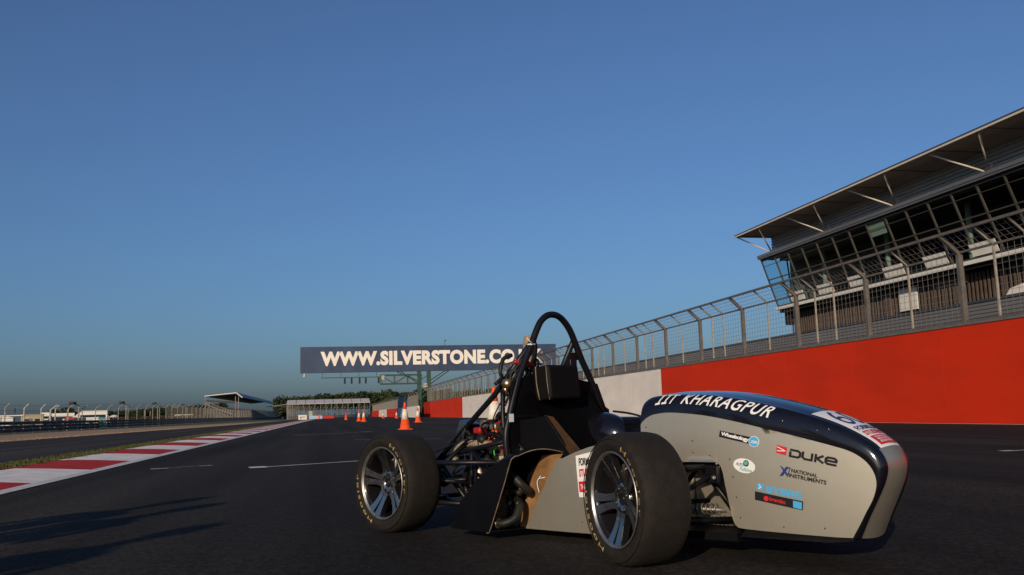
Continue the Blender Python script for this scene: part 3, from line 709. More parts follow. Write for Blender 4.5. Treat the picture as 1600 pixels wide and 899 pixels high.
truck('race_truck', 'long white race trailer left of the motorhome, behind pale fence posts', 97, 222, 5.6, 3.1, 'tentwhite')
truck('race_truck', 'short white truck with pale cab beside the beige cabin', 73, 228, 2.2, 3.45, 'tentwhite')
truck('van', 'red van parked in front of the white race trailer', 110, 200, 2.6, 1.9, 'vred', .5, cat='van')
truck('van', 'dark green van parked left of the motorhome', 124, 198, 2.6, 1.75, 'green', .4, cat='van')
truck('van', 'dark blue van parked in front of the short white truck', 86, 200, 3.0, 1.8, 'navy', .4, cat='van')
truck('race_truck', 'low white trailer far off in front of the wood', 286, 330, 6.4, 2.6, 'tentwhite')
truck('parked_car', 'white car with dark windows parked in front of the motorhome', 150, 190, 3.8, 1.35, 'tentwhite', 1.2, cat='car')
truck('parked_car', 'pale grey car parked beside the marquee, far left', 30, 190, 3.4, 1.35, 'galvpale', 1.0, cat='car')
t = site('beige_cabin', 'flat roofed beige cabin behind the fence, far left', 'cabin', 51, 220)
mb = MB(); mb.box(-2.4, 2.4, 0, 4, 0, 2.9); part('wall', mb, 'beige', t)
mb = MB(); mb.box(-2.55, 2.55, -.15, 4.1, 2.9, 3.05); part('roof', mb, 'galvpale', t)
for x in (-1.8, .6): mb = MB(); mb.box(x, x+1.1, -.03, -.005, 1.1, 1.9); part('window', mb, 'winglass', t)
mb = MB(); mb.box(-.7, .1, -.03, -.005, .05, 2.0); part('door', mb, 'galv', t)
t = site('marquee', 'white event tent with flat canopy at the left edge', 'tent', 2, 205)
mb = MB(); mb.box(-5, 2.5, 0, 6, 0, 2.15); part('wall', mb, 'tentwhite', t)
mb = MB(); mb.prism([(-5.3, 2.15), (2.8, 2.15), (1.5, 2.5), (-4, 2.5)], lambda u, v: (u, -.2, v), lambda u, v: (u, 6.2, v)); part('roof', mb, 'tentwhite', t)
t = site('awning', 'long white flat awning on thin legs beside the marquee', 'awning', 20, 200)
mb = MB(); mb.box(-2.4, 2.3, 0, 3, 2.45, 2.75, bev=.05); part('top', mb, 'tentwhite', t)
for x, y in ((-2.2, .1), (2.1, .1), (-2.2, 2.8), (2.1, 2.8)): mb = MB(); mb.bar((x, y, 0), (x, y, 2.45), .05); part('leg', mb, 'galv', t)
t = site('dome_tent', 'small white domed tent right of the motorhome', 'tent', 178, 240)
mb = MB(); mb.blob((0, 1.3, 1.2), 1.45, 2, .03, (1.1, 1, .9)); part('canopy', mb, 'tentwhite', t)
t = site('stepladder', 'small white stepladder leaning right of the motorhome', 'ladder', 168, 200)
mb = MB(); mb.bar((-.5, 0, 0), (.1, 0, 2.1), .05); mb.bar((.6, .3, 0), (.15, .1, 2.1), .05)
for k in range(4): mb.bar((-.4+.12*k, 0, .4+.42*k), (.52-.09*k, .2, .4+.42*k), .03)
part('frame', mb, 'boardwhite', t)
for px, d, h, lb in ((24, 210, 4.4, 'slim black mast beside the marquee'), (225, 260, 4.6, 'white banner mast with black head, left of its twin'), (234, 262, 4.4, 'brown mast with dark head, right of the white mast'), (45, 300, 3.8, 'short black mast above the beige cabin')):
    t = site('mast', lb, 'mast', px, d, 'masts in the paddock'); mb = MB(); mb.bar((0, 0, 0), (0, 0, h-.9), .07); part('pole', mb, 'galvpale' if px > 200 else 'black', t)
    mb = MB(); mb.box(-.14, .14, -.1, .1, h-.9, h, bev=.03); part('head', mb, 'black', t)
def leafcloud(mb, c, rx, ry, rz, n, size):
    for i in range(n):
        while True:
            p = Vector((random.uniform(-1, 1), random.uniform(-1, 1), random.uniform(-.8, 1)))
            if .3 < p.length < 1: break
        p = p*(.85+.3*mnoise.noise(p*2.3+Vector(c)*.13))
        q = Vector(c)+Vector((p.x*rx, p.y*ry, p.z*rz)); u = Vector([random.gauss(0, 1) for _ in range(3)]).normalized(); v = u.orthogonal().normalized()
        s_ = size*random.uniform(.5, 1.2)
        mb.face([mb.v(q-u*s_), mb.v(q-v*s_*.7), mb.v(q+u*s_), mb.v(q+v*s_*.7)])
t = site('hedge', 'long brown clipped hedge behind the fence, right of the motorhome', 'hedge', 248, 235)
mb = MB(); mb.box(-13.4, 13.4, .5, 2, 0, 1.7)
for i in range(5200):
    q = Vector((random.uniform(-13.6, 13.6), random.uniform(.25, 2), random.uniform(0, 1.95)));
    if q.y > .6 and q.z < 1.5: q.y = .4
    u = Vector([random.gauss(0, 1) for _ in range(3)]).normalized(); v = u.orthogonal().normalized(); s_ = random.uniform(.06, .17)
    mb.face([mb.v(q-u*s_), mb.v(q-v*s_), mb.v(q+u*s_), mb.v(q+v*s_)])
part('foliage', mb, 'hedge', t, recalc=False)
# far woods: one mass on the horizon
def wood(name, label, pxs, d0, hts, n, lm='leaf'):
    mb = MB()
    for i in range(n):
        px = lerp(pxs[0], pxs[1], (i+random.uniform(-.4, .4))/(n-1)); d = d0+random.uniform(-12, 25); l_, a = at(px, d)
        f = (px-pxs[0])/(pxs[1]-pxs[0]); h = lerp(hts[0], hts[1], min(1, f*2)) if f < .5 else lerp(hts[1], hts[2], (f-.5)*2)
        h *= random.uniform(.9, 1.06); r_ = h*random.uniform(.27, .36)
        mb.mi = 1 if i % 3 == 0 else 0
        leafcloud(mb, (l_, a, h-r_*.95), r_*1.25, r_*1.2, r_, 420, h*.055)
        leafcloud(mb, (l_+random.uniform(-2, 2), a-2, h*.45), r_*1.35, r_, h*.36, 330, h*.065)
        mb.blob((l_, a+1, h*.42), 1, 1, .2, (r_*1.0, r_*.8, h*.40), i)
    o = part(name, mb, [lm, 'leafdark'], recalc=False); o.rotation_euler = (0, 0, TROT); o['kind'] = 'stuff'; o['label'] = label
wood('far_wood', 'dark green wood along the horizon behind the low stand', (438, 800), 425, (10.2, 12.0, 11.0), 78)
wood('far_tree_belt', 'low dark tree belt on the horizon left of the grandstand', (170, 345), 400, (5.6, 6.8, 7.8), 34, 'leafdark')
for px, d, h, lb in ((84, 330, 6.0, 'round dark tree behind the short white truck'), (106, 330, 6.6, 'round dark tree rising left of the motorhome'), (60, 345, 4.6, 'low dark bush tree behind the beige cabin'), (8, 340, 3.6, 'small dark tree beyond the marquee at the left edge')):
    t = site('far_tree', lb, 'tree', px, d, 'single trees beyond the paddock')
    mb = MB(); mb.bar((0, 0, 0), (0, 0, h*.5), .25, .18, n=8); part('trunk', mb, 'bark', t)
    mb = MB(); leafcloud(mb, (0, 0, h*.62), h*.52, h*.45, h*.38, 900, h*.06); mb.blob((0, 0, h*.58), 1, 1, .2, (h*.38, h*.32, h*.3)); part('crown', mb, 'leafdark', t, recalc=False)

# ------------------------------------------------------------------ the race car (own frame: x forward from the front axle, y to its left, z up)
CARO = Vector((.847, 4.070, .012))
car = bpy.data.objects.new('race_car', None); COL.objects.link(car)
car.location = CARO; car.rotation_euler = (0, 0, R(-47)); ORG[car.name] = (0, 0, 0)
car['label'] = 'small open-wheel race car with silver and black nose, black roll hoop and bare engine'; car['category'] = 'race car'

def interp(tab, x):
    if x <= tab[0][0]: return tab[0][1]
    for (a, b), (c, d) in zip(tab, tab[1:]):
        if x <= c: return lerp(b, d, (x-a)/(c-a))
    return tab[-1][1]
def ws(x, z):       # half width of the side panels
    b = 1-((z-.36)/.26)**2
    return (.2415-.143*x if x > -.15 else .2501-.0857*x)+.08*(.07-(x-.35)**2)*(1 if x > -.15 else 0)-(.08*.18 if x <= -.15 else 0)+.010*max(-.6, b)*min(1, max(0, (x+1.1)/.4))
def sidept(x, z, off=0.):
    return Vector((x+off*.12, -(ws(x, z)+off), z))
BND = [(-.159,.545),(-.145,.561),(-.116,.579),(-.074,.590),(.004,.594),(.154,.580),(.295,.553),(.429,.521),(.556,.489),(.678,.456),(.748,.433),(.792,.405),(.818,.374),(.831,.340),(.831,.305),(.815,.259),(.788,.211),(.762,.163),(.732,.112)]
OUT = [(-.159,.645),(-.131,.660),(-.073,.667),(-.005,.669),(.146,.662),(.288,.642),(.424,.613),(.552,.579),(.675,.537),(.767,.491),(.832,.444),(.861,.386),(.852,.328),(.819,.257),(.781,.185),(.744,.108)]
def resample(pts, n):
    P = smooth([Vector((x, 0, z)) for x, z in pts], 6); L_ = [0]
    for a, b in zip(P, P[1:]): L_.append(L_[-1]+(b-a).length)
    out = []; j = 0
    for i in range(n):
        t = L_[-1]*i/(n-1)
        while j < len(L_)-2 and L_[j+1] < t: j += 1
        out.append(P[j].lerp(P[j+1], (t-L_[j])/(L_[j+1]-L_[j])))
    return out
NS = 90; BB = resample(BND, NS); OO = resample(OUT, NS)
def samp(A, s):
    s = min(max(s, 0), 1)*(NS-1); i = min(int(s), NS-2); return A[i].lerp(A[i+1], s-i)
def ry_(s): return lerp(.062, .036, min(1, s*1.15))
def fillet(s, phi, off=0.):      # right-hand corner of the shell
    B = samp(BB, s); O_ = samp(OO, s); r_ = ry_(s); w0 = ws(B.x, B.z)
    p = B+(O_-B)*math.sin(phi); y = -(w0-r_*(1-math.cos(phi)))
    n_ = (O_-B).normalized()*math.sin(phi)+Vector((0, -math.cos(phi), 0))
    return Vector((p.x, y, p.z))+n_*off
def yf(s): B = samp(BB, s); return ws(B.x, B.z)-ry_(s)
def top(s, t, off=0.):           # t in -1..1 across the flat of the shell
    O_ = samp(OO, s); d = (samp(OO, s+.01)-samp(OO, s-.01)).normalized(); n_ = Vector((-d.z, 0, d.x)); f = yf(s)
    return Vector((O_.x, t*f, O_.z))+n_*(.014*(1-t*t)+off)
def s_at_x(x):
    return next((i/(NS-1) for i in range(NS) if OO[i].x >= x), .7)
S_ST0, S_ST1 = s_at_x(.585), s_at_x(.835)

mb = MB(); rows = []
for i in range(NS):
    s = i/(NS-1); r_ = [fillet(s, k/9*math.pi/2, .0016 if k == 0 else .0010) for k in range(9)]
    dn = (samp(OO, s)-samp(BB, s)).normalized(); r_[0] = r_[0]-dn*.003
    r_ += [top(s, t) for t in [k/6-1 for k in range(0, 13)]]
    r_ += [Vector((p.x, -p.y, p.z)) for p in r_[:9][::-1]]
    rows.append(r_)
G = mb.grid(rows)
for f in mb.bm.faces:
    c = f.calc_center_median(); s = None
for i in range(NS-1):
    for k in range(len(rows[0])-1):
        f = mb.bm.faces[:] and None
mb.bm.faces.ensure_lookup_table(); nk = len(rows[0])-1
for i in range(NS-1):
    for k in range(nk):
        if i/(NS-1) >= S_ST1 and 9 <= k < nk-9: mb.bm.faces[i*nk+k].material_index = 1
nose = part('nose_cone', mb, ['gloss', 'silver'], car, 'black glossy nose shell with silver front face')
# stickers on the nose top
T_ = lambda u, v, off=.0016: top(lerp(S_ST0, S_ST1, v), lerp(-.9, .9, u), off)
mb = MB(); mb.grid([[T_(j/10, i/14) for j in range(11)] for i in range(15)]); st = part('nose_sticker', mb, 'stwhite', nose, 'white number sticker')
mb = MB(); addtext(mb, '60', lambda u, v: T_(.14+.72*u, .50-.44*v, .0030), bold=.0, cuts=8); part('number', mb, 'stnavy', nose)
mb = MB(); addtext(mb, 'FORMULA', lambda u, v: T_(.10+.80*u, .645-.10*v, .0030), bold=.03, cuts=8); part('lettering', mb, 'stnavy', nose)
mb = MB(); addtext(mb, 'STUDENT', lambda u, v: T_(.10+.80*u, .765-.095*v, .0030), bold=.04, cuts=8); part('lettering', mb, 'stred', nose)
mb = MB(); mb.grid([[T_(.1+.8*j/8, .79+.17*i/5, .0030) for j in range(9)] for i in range(6)]); part('red_block', mb, 'stred', nose)
mb = MB()
for k, s_ in enumerate(('Institution of', 'MECHANICAL', 'ENGINEERS')): addtext(mb, s_, lambda u, v, k=k: T_(.2+.55*u, .84+.045*k-.033*v, .0042), bold=.02, cuts=6)
part('lettering', mb, 'stwhite', nose)
mb = MB(); mb.grid([[top(lerp(S_ST1+.015, S_ST1+.10, i/6), lerp(.78, .99, j/4), .0016) for j in range(5)] for i in range(7)]); part('side_flash', mb, 'stred', nose, 'red flash on far corner')
# team name along the corner
def s_on(A, x):
    best = min(range(int(NS*.72)), key=lambda i: abs(A[i].x-x)); j = min(best+1, NS-1); k = max(best-1, 0)
    a, b = (A[k], A[best]) if A[best].x >= x else (A[best], A[j]); d = b.x-a.x
    return ((k if A[best].x >= x else best)+((x-a.x)/d if abs(d) > 1e-6 else 0))/(NS-1)
def IIT(u, v):
    x = lerp(-.092, .415, u)+.006*v; s = s_on(BB, x); sk = lerp(0, .0, u)
    return fillet(s, lerp(R(27), R(72), v), .0026)
mb = MB()
for u0 in (0.0, .062):
    for a0, a1, b0, b1 in ((.0, .046, .0, .15), (.006, .052, .85, 1.0), (.019, .033, .15, .85)):
        sh = lambda v: .010*v
        mb.grid([[IIT(u0+lerp(a0, a1, i/3)+(sh(v) if b1-b0 > .5 else 0), v) for i in range(4)] for v in [lerp(b0, b1, j/4) for j in range(5)]])
addtext(mb, 'T', lambda u, v: IIT(.122+.062*u, v), bold=.012, shear=.12, cuts=5)
addtext(mb, 'KHARAGPUR', lambda u, v: IIT(.245+.755*u, v), bold=.012, shear=.12, cuts=34, spacing=1.12); _ = 0; part('lettering', mb, 'stwhite', nose, 'white team lettering')
for x, z in ((.60, .0), (.63, .0), (.47, 0)):
    mb = MB(); mb.blob(fillet(s_on(BB, x), R(30 if x < .62 else 45), .001), .0035, 1, 0); part('rivet', mb, 'alu', nose)

# side panels: outline from rear duct to nose tip, wheel arch cut out
upper = [(-.863,.048), (-.802,.148), (-.712,.279), (-.637,.391), (-.612,.387), (-.531,.417), (-.451,.441), (-.310,.469), (-.159,.505)]
upper2 = [(p.x, p.z) for p in BB[::1]]
lower = [(.670,.111), (.529,.114), (.394,.118), (.308,.122), (.282,.125), (.269,.137), (.261,.160), (.249,.236), (.239,.297), (.234,.338), (.226,.367), (.216,.379), (.204,.384), (.082,.384), (.004,.381), (-.034,.368), (-.058,.328), (-.073,.218), (-.087,.097), (-.121,.058), (-.310,.050), (-.612,.048)]
def patch(mb, poly, fn, step=.028, mi=0):
    f = mb.face([mb.v((x, 0, z)) for x, z in poly], mi)
    bmesh.ops.triangulate(mb.bm, faces=[f])
    x0 = min(p[0] for p in poly); x1 = max(p[0] for p in poly); z0 = min(p[1] for p in poly); z1 = max(p[1] for p in poly)
    for ax, a, b in ((0, x0, x1), (2, z0, z1)):
        k = a+step
        while k < b:
            co = [0, 0, 0]; co[ax] = k; no = [0, 0, 0]; no[ax] = 1
            bmesh.ops.bisect_plane(mb.bm, geom=mb.bm.verts[:]+mb.bm.edges[:]+mb.bm.faces[:], plane_co=co, plane_no=no); k += step
    for v in mb.bm.verts: v.co = fn(v.co.x, v.co.z)
    for f in mb.bm.faces: f.smooth = True
poly = upper+upper2+lower
panels = {}
for sgn in (1, -1):
    mb = MB(); patch(mb, poly, lambda x, z: Vector((x, sgn*sidept(x, z).y, z)))
    panels[sgn] = part('side_panel', mb, 'silver', car, 'silver painted side panel covered in stickers' if sgn == 1 else None)
    m2 = MB(); patch(m2, poly, lambda x, z: Vector((x, sgn*(sidept(x, z).y+.004), z)), .06)
    ring = smooth([Vector((x, 0, z)) for x, z in poly], 1) if 0 else [Vector((x, 0, z)) for x, z in poly]
    m2.grid([[Vector((p.x, sgn*sidept(p.x, p.z).y, p.z)) for p in ring], [Vector((p.x, sgn*(sidept(p.x, p.z).y+.004), p.z)) for p in ring]], sm=False, closed=True)
    part('panel_lining', m2, 'silver', panels[sgn])
SP = panels[1]
# dark seams and bolts around the panel edge
mb = MB()
for x, z in ((.101,.471), (.101,.423), (.179,.411), (.267,.397), (.277,.327), (.286,.246), (.296,.165), (-.131,.530), (.472,.138), (.630,.142), (-.511,.098), (-.310,.118), (.004,.419)):
    p = sidept(x, z, .001); mb.blob(p, .0035, 1, 0, (1, .5, 1))
part('bolts', mb, 'black', SP)
# ---- stickers on the right panel
def quad(c, off=.0015):         # corners bl, br, tr, tl in (x, z)
    return lambda u, v: sidept(lerp(lerp(c[0][0], c[1][0], u), lerp(c[3][0], c[2][0], u), v), lerp(lerp(c[0][1], c[1][1], u), lerp(c[3][1], c[2][1], u), v), off)
def plate(name, c, m, lab=None, off=.0015):
    q = quad(c, off); mb = MB(); mb.grid([[q(i/8, j/4) for i in range(9)] for j in range(5)]); return part(name, mb, m, SP, lab)
def lett(name, body, c, m, off=.0018, **k):
    q = quad(c, off); mb = MB(); addtext(mb, body, q, cuts=6, **k); return part(name, mb, m, SP)
def disc(name, cx, cz, rx, rz, m, off, tilt=0):
    mb = MB(); c = mb.v(sidept(cx, cz, off)); ring = []
    for k in range(28):
        t = 2*math.pi*k/28; u, v = rx*math.cos(t), rz*math.sin(t)
        ring.append(mb.v(sidept(cx+u*math.cos(tilt)-v*math.sin(tilt), cz+u*math.sin(tilt)+v*math.cos(tilt), off)))
    for k in range(28): mb.face([c, ring[k], ring[(k+1) % 28]])
    part(name, mb, m, SP)
plate('sticker', [(.224,.488),(.364,.457),(.368,.485),(.230,.514)], 'stblack', 'black strip sticker with white wording')
lett('lettering', 'Wheelsology', [(.232,.490),(.353,.463),(.357,.483),(.237,.509)], 'stwhite', .003, bold=.04, spacing=.92)
disc('sticker_disc', .376, .468, .0225, .0215, 'stwhite', .0022); disc('sticker_disc', .376, .468, .020, .0195, 'stblue', .0030)
lett('lettering', '.com', [(.363,.463),(.391,.458),(.392,.469),(.364,.475)], 'stwhite', .0042, bold=.02)
disc('oval_sticker', .329, .372, .047, .029, 'stwhite', .0018, -.17); 
lett('lettering', 'AUTO', [(.294,.375),(.327,.368),(.328,.380),(.295,.388)], 'stnavy', .003, shear=.3, bold=.02)
disc('emblem', .338, .382, .012, .013, 'stblack', .003); disc('emblem', .338, .383, .0085, .009, 'stteal', .0042)
lett('lettering', 'Fulltime', [(.309,.354),(.361,.345),(.362,.360),(.310,.369)], 'stteal', .003, shear=.3, bold=.015)
plate('sticker', [(.464,.425),(.503,.415),(.510,.445),(.470,.456)], 'stred', 'red square emblem with white arrow')
mb = MB(); q = quad([(.464,.425),(.503,.415),(.510,.445),(.470,.456)], .003)
for a_, b_ in (((.08, .78), (.9, .52)), ((.9, .52), (.08, .28))):
    mb.face([mb.v(q(a_[0], a_[1]-.05)), mb.v(q(b_[0], b_[1]-.05)), mb.v(q(b_[0], b_[1]+.05)), mb.v(q(a_[0], a_[1]+.05))])
part('arrow', mb, 'stwhite', SP)
# heavy square lettering drawn as strokes
def strokes(name, c, m, paths, wd, off=.0018):
    q = quad(c, off); mb = MB()
    for P in paths:
        for (x0, y0), (x1, y1) in zip(P, P[1:]):
            d = Vector((x1-x0, (y1-y0)*.18)); L_ = d.length; dx, dy = (x1-x0)/max(1e-6, abs(x1-x0)+abs(y1-y0)), (y1-y0)/max(1e-6, abs(x1-x0)+abs(y1-y0))
            nx, ny = -(y1-y0)*.18/L_*wd*.18, (x1-x0)/L_*wd; ex, ey = (x1-x0)/L_*wd*.09*1.0, (y1-y0)*.18/L_*wd*.5
            A = [(x0-ex-nx, y0-ey-ny), (x1+ex-nx, y1+ey-ny), (x1+ex+nx, y1+ey+ny), (x0-ex+nx, y0-ey+ny)]
            n_ = max(1, int(L_/.06)); 
            mb.grid([[q(lerp(A[0][0], A[1][0], k/n_), lerp(A[0][1], A[1][1], k/n_)) for k in range(n_+1)], [q(lerp(A[3][0], A[2][0], k/n_), lerp(A[3][1], A[2][1], k/n_)) for k in range(n_+1)]])
    part(name, mb, m, SP)
strokes('lettering', [(.513,.411),(.696,.374),(.702,.404),(.519,.441)], 'stblack', [
    [(.03, .9), (.19, .9), (.235, .72), (.235, .28), (.19, .1), (.03, .1), (.03, .62)], [(.29, .92), (.29, .28), (.34, .1), (.48, .1), (.48, .92)],
    [(.555, .95), (.555, .05)], [(.70, .92), (.58, .5), (.71, .08)], [(.97, .1), (.80, .1), (.76, .28), (.76, .72), (.80, .9), (.93, .9), (.97, .72), (.97, .5), (.76, .5)]], .14)
mb = MB(); q = quad([(.472,.334),(.514,.325),(.518,.371),(.476,.378)], .0018)
for P in ([(0, .98), (.3, .85), (.85, .28), (.75, .1), (.4, .45)], [(.0, .0), (.35, .12), (.8, .88), (.55, .9), (.3, .5)], [(.6, .97), (1.05, .92), (.98, .82), (.62, .86)], [(.92, .9), (1.0, .9), (.86, .35), (.78, .35)]):
    mb.face([mb.v(q(*p)) for p in P])
part('emblem', mb, 'stnavy', SP)
lett('lettering', 'NATIONAL', [(.520,.350),(.619,.331),(.622,.345),(.522,.365)], 'stblack', bold=.034)
lett('lettering', 'INSTRUMENTS', [(.509,.332),(.650,.305),(.653,.321),(.511,.347)], 'stblack', bold=.034)
plate('sticker', [(.376,.281),(.400,.275),(.404,.301),(.380,.306)], 'stblue', 'blue square emblem')
mb = MB(); q = quad([(.376,.281),(.400,.275),(.404,.301),(.380,.306)], .003); mb.face([mb.v(q(*p)) for p in ((.3, .85), (.75, .5), (.35, .12), (.25, .2), (.55, .5), (.22, .76))]); part('arrow', mb, 'stwhite', SP)
lett('lettering', 'BYBRE', [(.413,.270),(.552,.248),(.556,.273),(.417,.296)], 'stblue', bold=.045)
plate('sticker', [(.364,.239),(.553,.206),(.558,.240),(.367,.273)], 'stblack', 'black strip sticker with red wording and cyan square')
disc('emblem', .412, .246, .010, .010, 'stred', .003)
lett('lettering', 'brembo', [(.425,.238),(.488,.226),(.490,.242),(.426,.254)], 'stred', .003, bold=.02, shear=.1)
plate('sticker', [(.517,.216),(.550,.209),(.553,.236),(.519,.242)], 'stblue', None, .003)
plate('sticker', [(-.516,.213),(-.411,.213),(-.416,.424),(-.526,.401)], 'stwhite', 'white and red square sticker by the front wheel')
for i, (s_, m_) in enumerate((('FORMULA', 'stblack'), ('STUDENT', 'stred'))):
    z0 = .355-.05*i; lett('lettering', s_, [(-.508, z0), (-.41, z0+.008), (-.41, z0+.044), (-.508, z0+.036)], m_, .003, bold=.04)
plate('red_block', [(-.511,.236),(-.421,.236),(-.421,.291),(-.514,.284)], 'stred', None, .003)
lett('lettering', 'THE TEAM', [(-.503,.249),(-.431,.249),(-.431,.274),(-.503,.271)], 'stwhite', .0042, bold=.02)

# floor, inner tub
mb = MB()
ctr = [(-1.0, .24), (-.85, .25), (-.3, .245), (.0, .225), (.262, .19), (.27, .12), (.27, 0)]
poly_ = [(x, -y) for x, y in ctr]+[(x, y) for x, y in ctr[::-1]]
mb.prism(poly_, lambda u, v: (u, v, .066), lambda u, v: (u, v, .098)); part('floor', mb, 'satin', car)
mb = MB(); mb.prism([(.28, .088), (.64, .088), (.72, .098), (.738, .112), (.31, .1225)], lambda u, v: (u, -(ws(u, .12)-.012), v), lambda u, v: (u, (ws(u, .12)-.012), v)); part('nose_floor', mb, 'satin', car)
mb = MB(); mb.box(-.13, -.12, -.24, .24, .1, .60); part('dash_panel', mb, 'satin', car)
mb = MB(); mb.box(-.05, .27, -.02, .0, .10, .42); mb.box(.255, .262, -.18, .18, .13, .41); mb.box(-.07, -.055, -.21, .21, .1, .41); part('inner_bulkhead', mb, 'silver', car)
mb = MB()
for s_ in (-1, 1):
    for z in (.14, .37): mb.tube([(-.12, s_*.22, z), (.1, s_*.19, z), (.27, s_*.15, z-.0)], .0127, 8, 1)
    mb.tube([(-.1, s_*.215, .14), (.1, s_*.19, .37), (.27, s_*.15, .14)], .0127, 8, 1)
part('front_frame', mb, 'tube', car)
# ---- cockpit: fire wall, seat, head rest, hoop
FX = -.93
mb = MB(); mb.prism([(-.345, .50), (-.325, .66), (-.305, .765), (-.17, .80), (-.13, .803), (.18, .775), (.325, .752), (.355, .69), (.385, .625), (.412, .612), (.42, .55), (.38, .49), (.3, .3), (.25, .10), (-.25, .10), (-.3, .3)], lambda u, v: (FX+.008, u, v), lambda u, v: (FX-.012, u, v)); fwl = part('fire_wall', mb, 'satin', car, 'black panel behind the seat')
mb = MB(); mb.box(FX+.008, FX+.016, -.33, .40, .583, .590); mb.box(FX+.008, FX+.013, -.32, .33, .59, .595); part('panel_seam', mb, 'tube', fwl)
for y in (-.065, .138):
    mb = MB()
    pr = [(.019+.0055*math.cos(t), .0055*math.sin(t)) for t in [2*math.pi*k/10 for k in range(10)]]
    mb.lathe(pr, 28, 'X', (FX+.016, y, .625), closed=True); part('harness_ring', mb, 'brass', fwl)
    mb = MB(); mb.lathe([(.016, FX+.010), (.016, FX+.0125)], 20, 'X', (0, y, .625)); part('harness_hole', mb, 'black', fwl)
mb = MB(); mb.box(-.095, .10, -.112, .112, -.088, .088, Matrix.Translation((-.862, -.058, .752)) @ Matrix.Rotation(R(-6), 4, 'Y') @ Matrix.Diagonal((.62, 1, 1, 1)), bev=.016)
hr = part('head_rest', mb, 'vinyl', car, 'black padded head rest')
mb = MB(); mb.tube([(-.825, -.169, .838), (-.818, -.171, .76), (-.808, -.167, .668)], .0022, 6); mb.tube([(-.90, -.170, .838), (-.893, -.172, .75), (-.878, -.168, .668)], .003, 6); part('piping', mb, 'edge', hr)
mb = MB(); rows = []
for i in range(15):
    t = i/14; x = lerp(-.915, -.36, t); z = .56*(1-t)**1.7+.115
    rows.append([(x+.05*(abs(k)/6)**2*.3, .235*k/6, z+.05*(abs(k)/6)**3) for k in range(-6, 7)])
mb.grid(rows); bmesh.ops.solidify(mb.bm, geom=mb.bm.faces[:], thickness=.012); part('seat', mb, 'vinyl', car)
mb = MB(); mb.blob((-.80, .215, .475), 1, 4, 0, (.185, .105, .122)); part('shoulder_dome', mb, 'gloss', car, 'glossy black dome beside the seat')
# near cockpit side plate with tan bevelled edge
mb = MB(); cs = [(-1.0, .495), (-.945, .565), (-.74, .588), (-.66, .50), (-.58, .40), (-.86, .392), (-.91, .43)]
mb.prism(cs, lambda u, v: (u, -.268, v), lambda u, v: (u, -.256, v)); cp = part('cockpit_side', mb, 'satin', car, 'black plate beside the seat')
mb = MB(); mb.grid([[(-.745, -.270, .592), (-.74, -.215, .583)], [(-.695, -.270, .537), (-.68, -.205, .52)], [(-.65, -.270, .482), (-.63, -.19, .462)], [(-.577, -.270, .400), (-.55, -.18, .382)]])
bmesh.ops.solidify(mb.bm, geom=mb.bm.faces[:], thickness=.006); part('cut_edge', mb, 'tan', cp, 'raw tan cut edge')
mb = MB(); mb.prism([(-.995, .498), (-.86, .389), (-1.0, .374)], lambda u, v: (u, -.272, v), lambda u, v: (u, -.268, v)); part('corner_panel', mb, 'silver', car, 'small silver triangle behind the seat')
mb = MB(); mb.tube([(-1.0, -.275, .51), (-.93, -.278, .455), (-.84, -.28, .385)], .006, 6, 1); mb.tube([(-1.01, -.27, .60), (-1.0, -.275, .51)], .006, 6, 1); part('seam_tube', mb, 'tube', car)
# far cockpit side: glossy rounded bolster
mb = MB(); rows = []
for i in range(15):
    t = i/14; x = lerp(-.915, -.30, t); hgt = .605-.10*t**1.6-.03*math.cos(t*3); rad = lerp(.115, .05, t)
    rows.append([(x, .265+.03*0-rad*math.sin(a_)*.9, hgt-rad*(1-math.cos(a_))) for a_ in [math.pi*(-.15+.9*k/12) for k in range(13)]])
mb.grid(rows); bmesh.ops.solidify(mb.bm, geom=mb.bm.faces[:], thickness=.008); part('cockpit_bolster', mb, 'gloss', car, 'glossy black rounded far cockpit side')
mb = MB(); mb.tube([(-.88, .40, .60), (-.74, .38, .585), (-.60, .33, .555), (-.52, .28, .48), (-.5, .26, .42)], .006, 6); part('cable', mb, 'tube', car)
for sgn in (1,):
    mb = MB(); mb.prism([(-.93, .10), (-.93, .50), (-.60, .46), (-.3, .47), (-.13, .50), (-.13, .1)], lambda u, v: (u, .262, v), lambda u, v: (u, .25, v)); part('cockpit_liner', mb, 'satin', car)
mb = MB(); mb.tube([(FX, y, z) for y, z in ((-.25, .10), (-.335, .30), (-.362, .48), (-.330, .60), (-.27, .765), (-.216, .865), (-.160, .965), (-.122, 1.035), (-.088, 1.082), (-.04, 1.113), (0.01, 1.119), (.055, 1.107), (.098, 1.075), (.135, 1.03), (.170, .965), (.22, .87), (.285, .765), (.345, .63), (.365, .48), (.335, .30), (.25, .10))], .0175, 12, 4)
hp = part('roll_hoop', mb, 'tube', car)
mb = MB(); mb.tube([(FX+.01, -.15, .99), (-1.175, -.215, .70), (-1.63, -.24, .36)], .0150, 10, 1); part('hoop_brace', mb, 'tube', car)
mb = MB(); mb.tube([(FX-.01, .163, .985), (-1.175, .215, .70), (-1.63, .24, .36)], .0150, 10, 1); part('hoop_brace', mb, 'tube', car)
mb = MB(); mb.box(-1.005, -.99, .175, .25, .885, .925); mb.lathe([(.008, -.993), (.008, -.985)], 12, 'X', (0, .235, .905)); part('harness_tab', mb, 'tube', hp)
mb = MB(); mb.box(FX-.02, FX-.01, .135, .205, .885, .92); mb.box(FX-.03, FX+.01, .115, .165, .83, .885, bev=.006); mb.box(FX-.03, FX+.01, .09, .16, .815, .84, bev=.006); part('switch_bracket', mb, 'tube', hp)
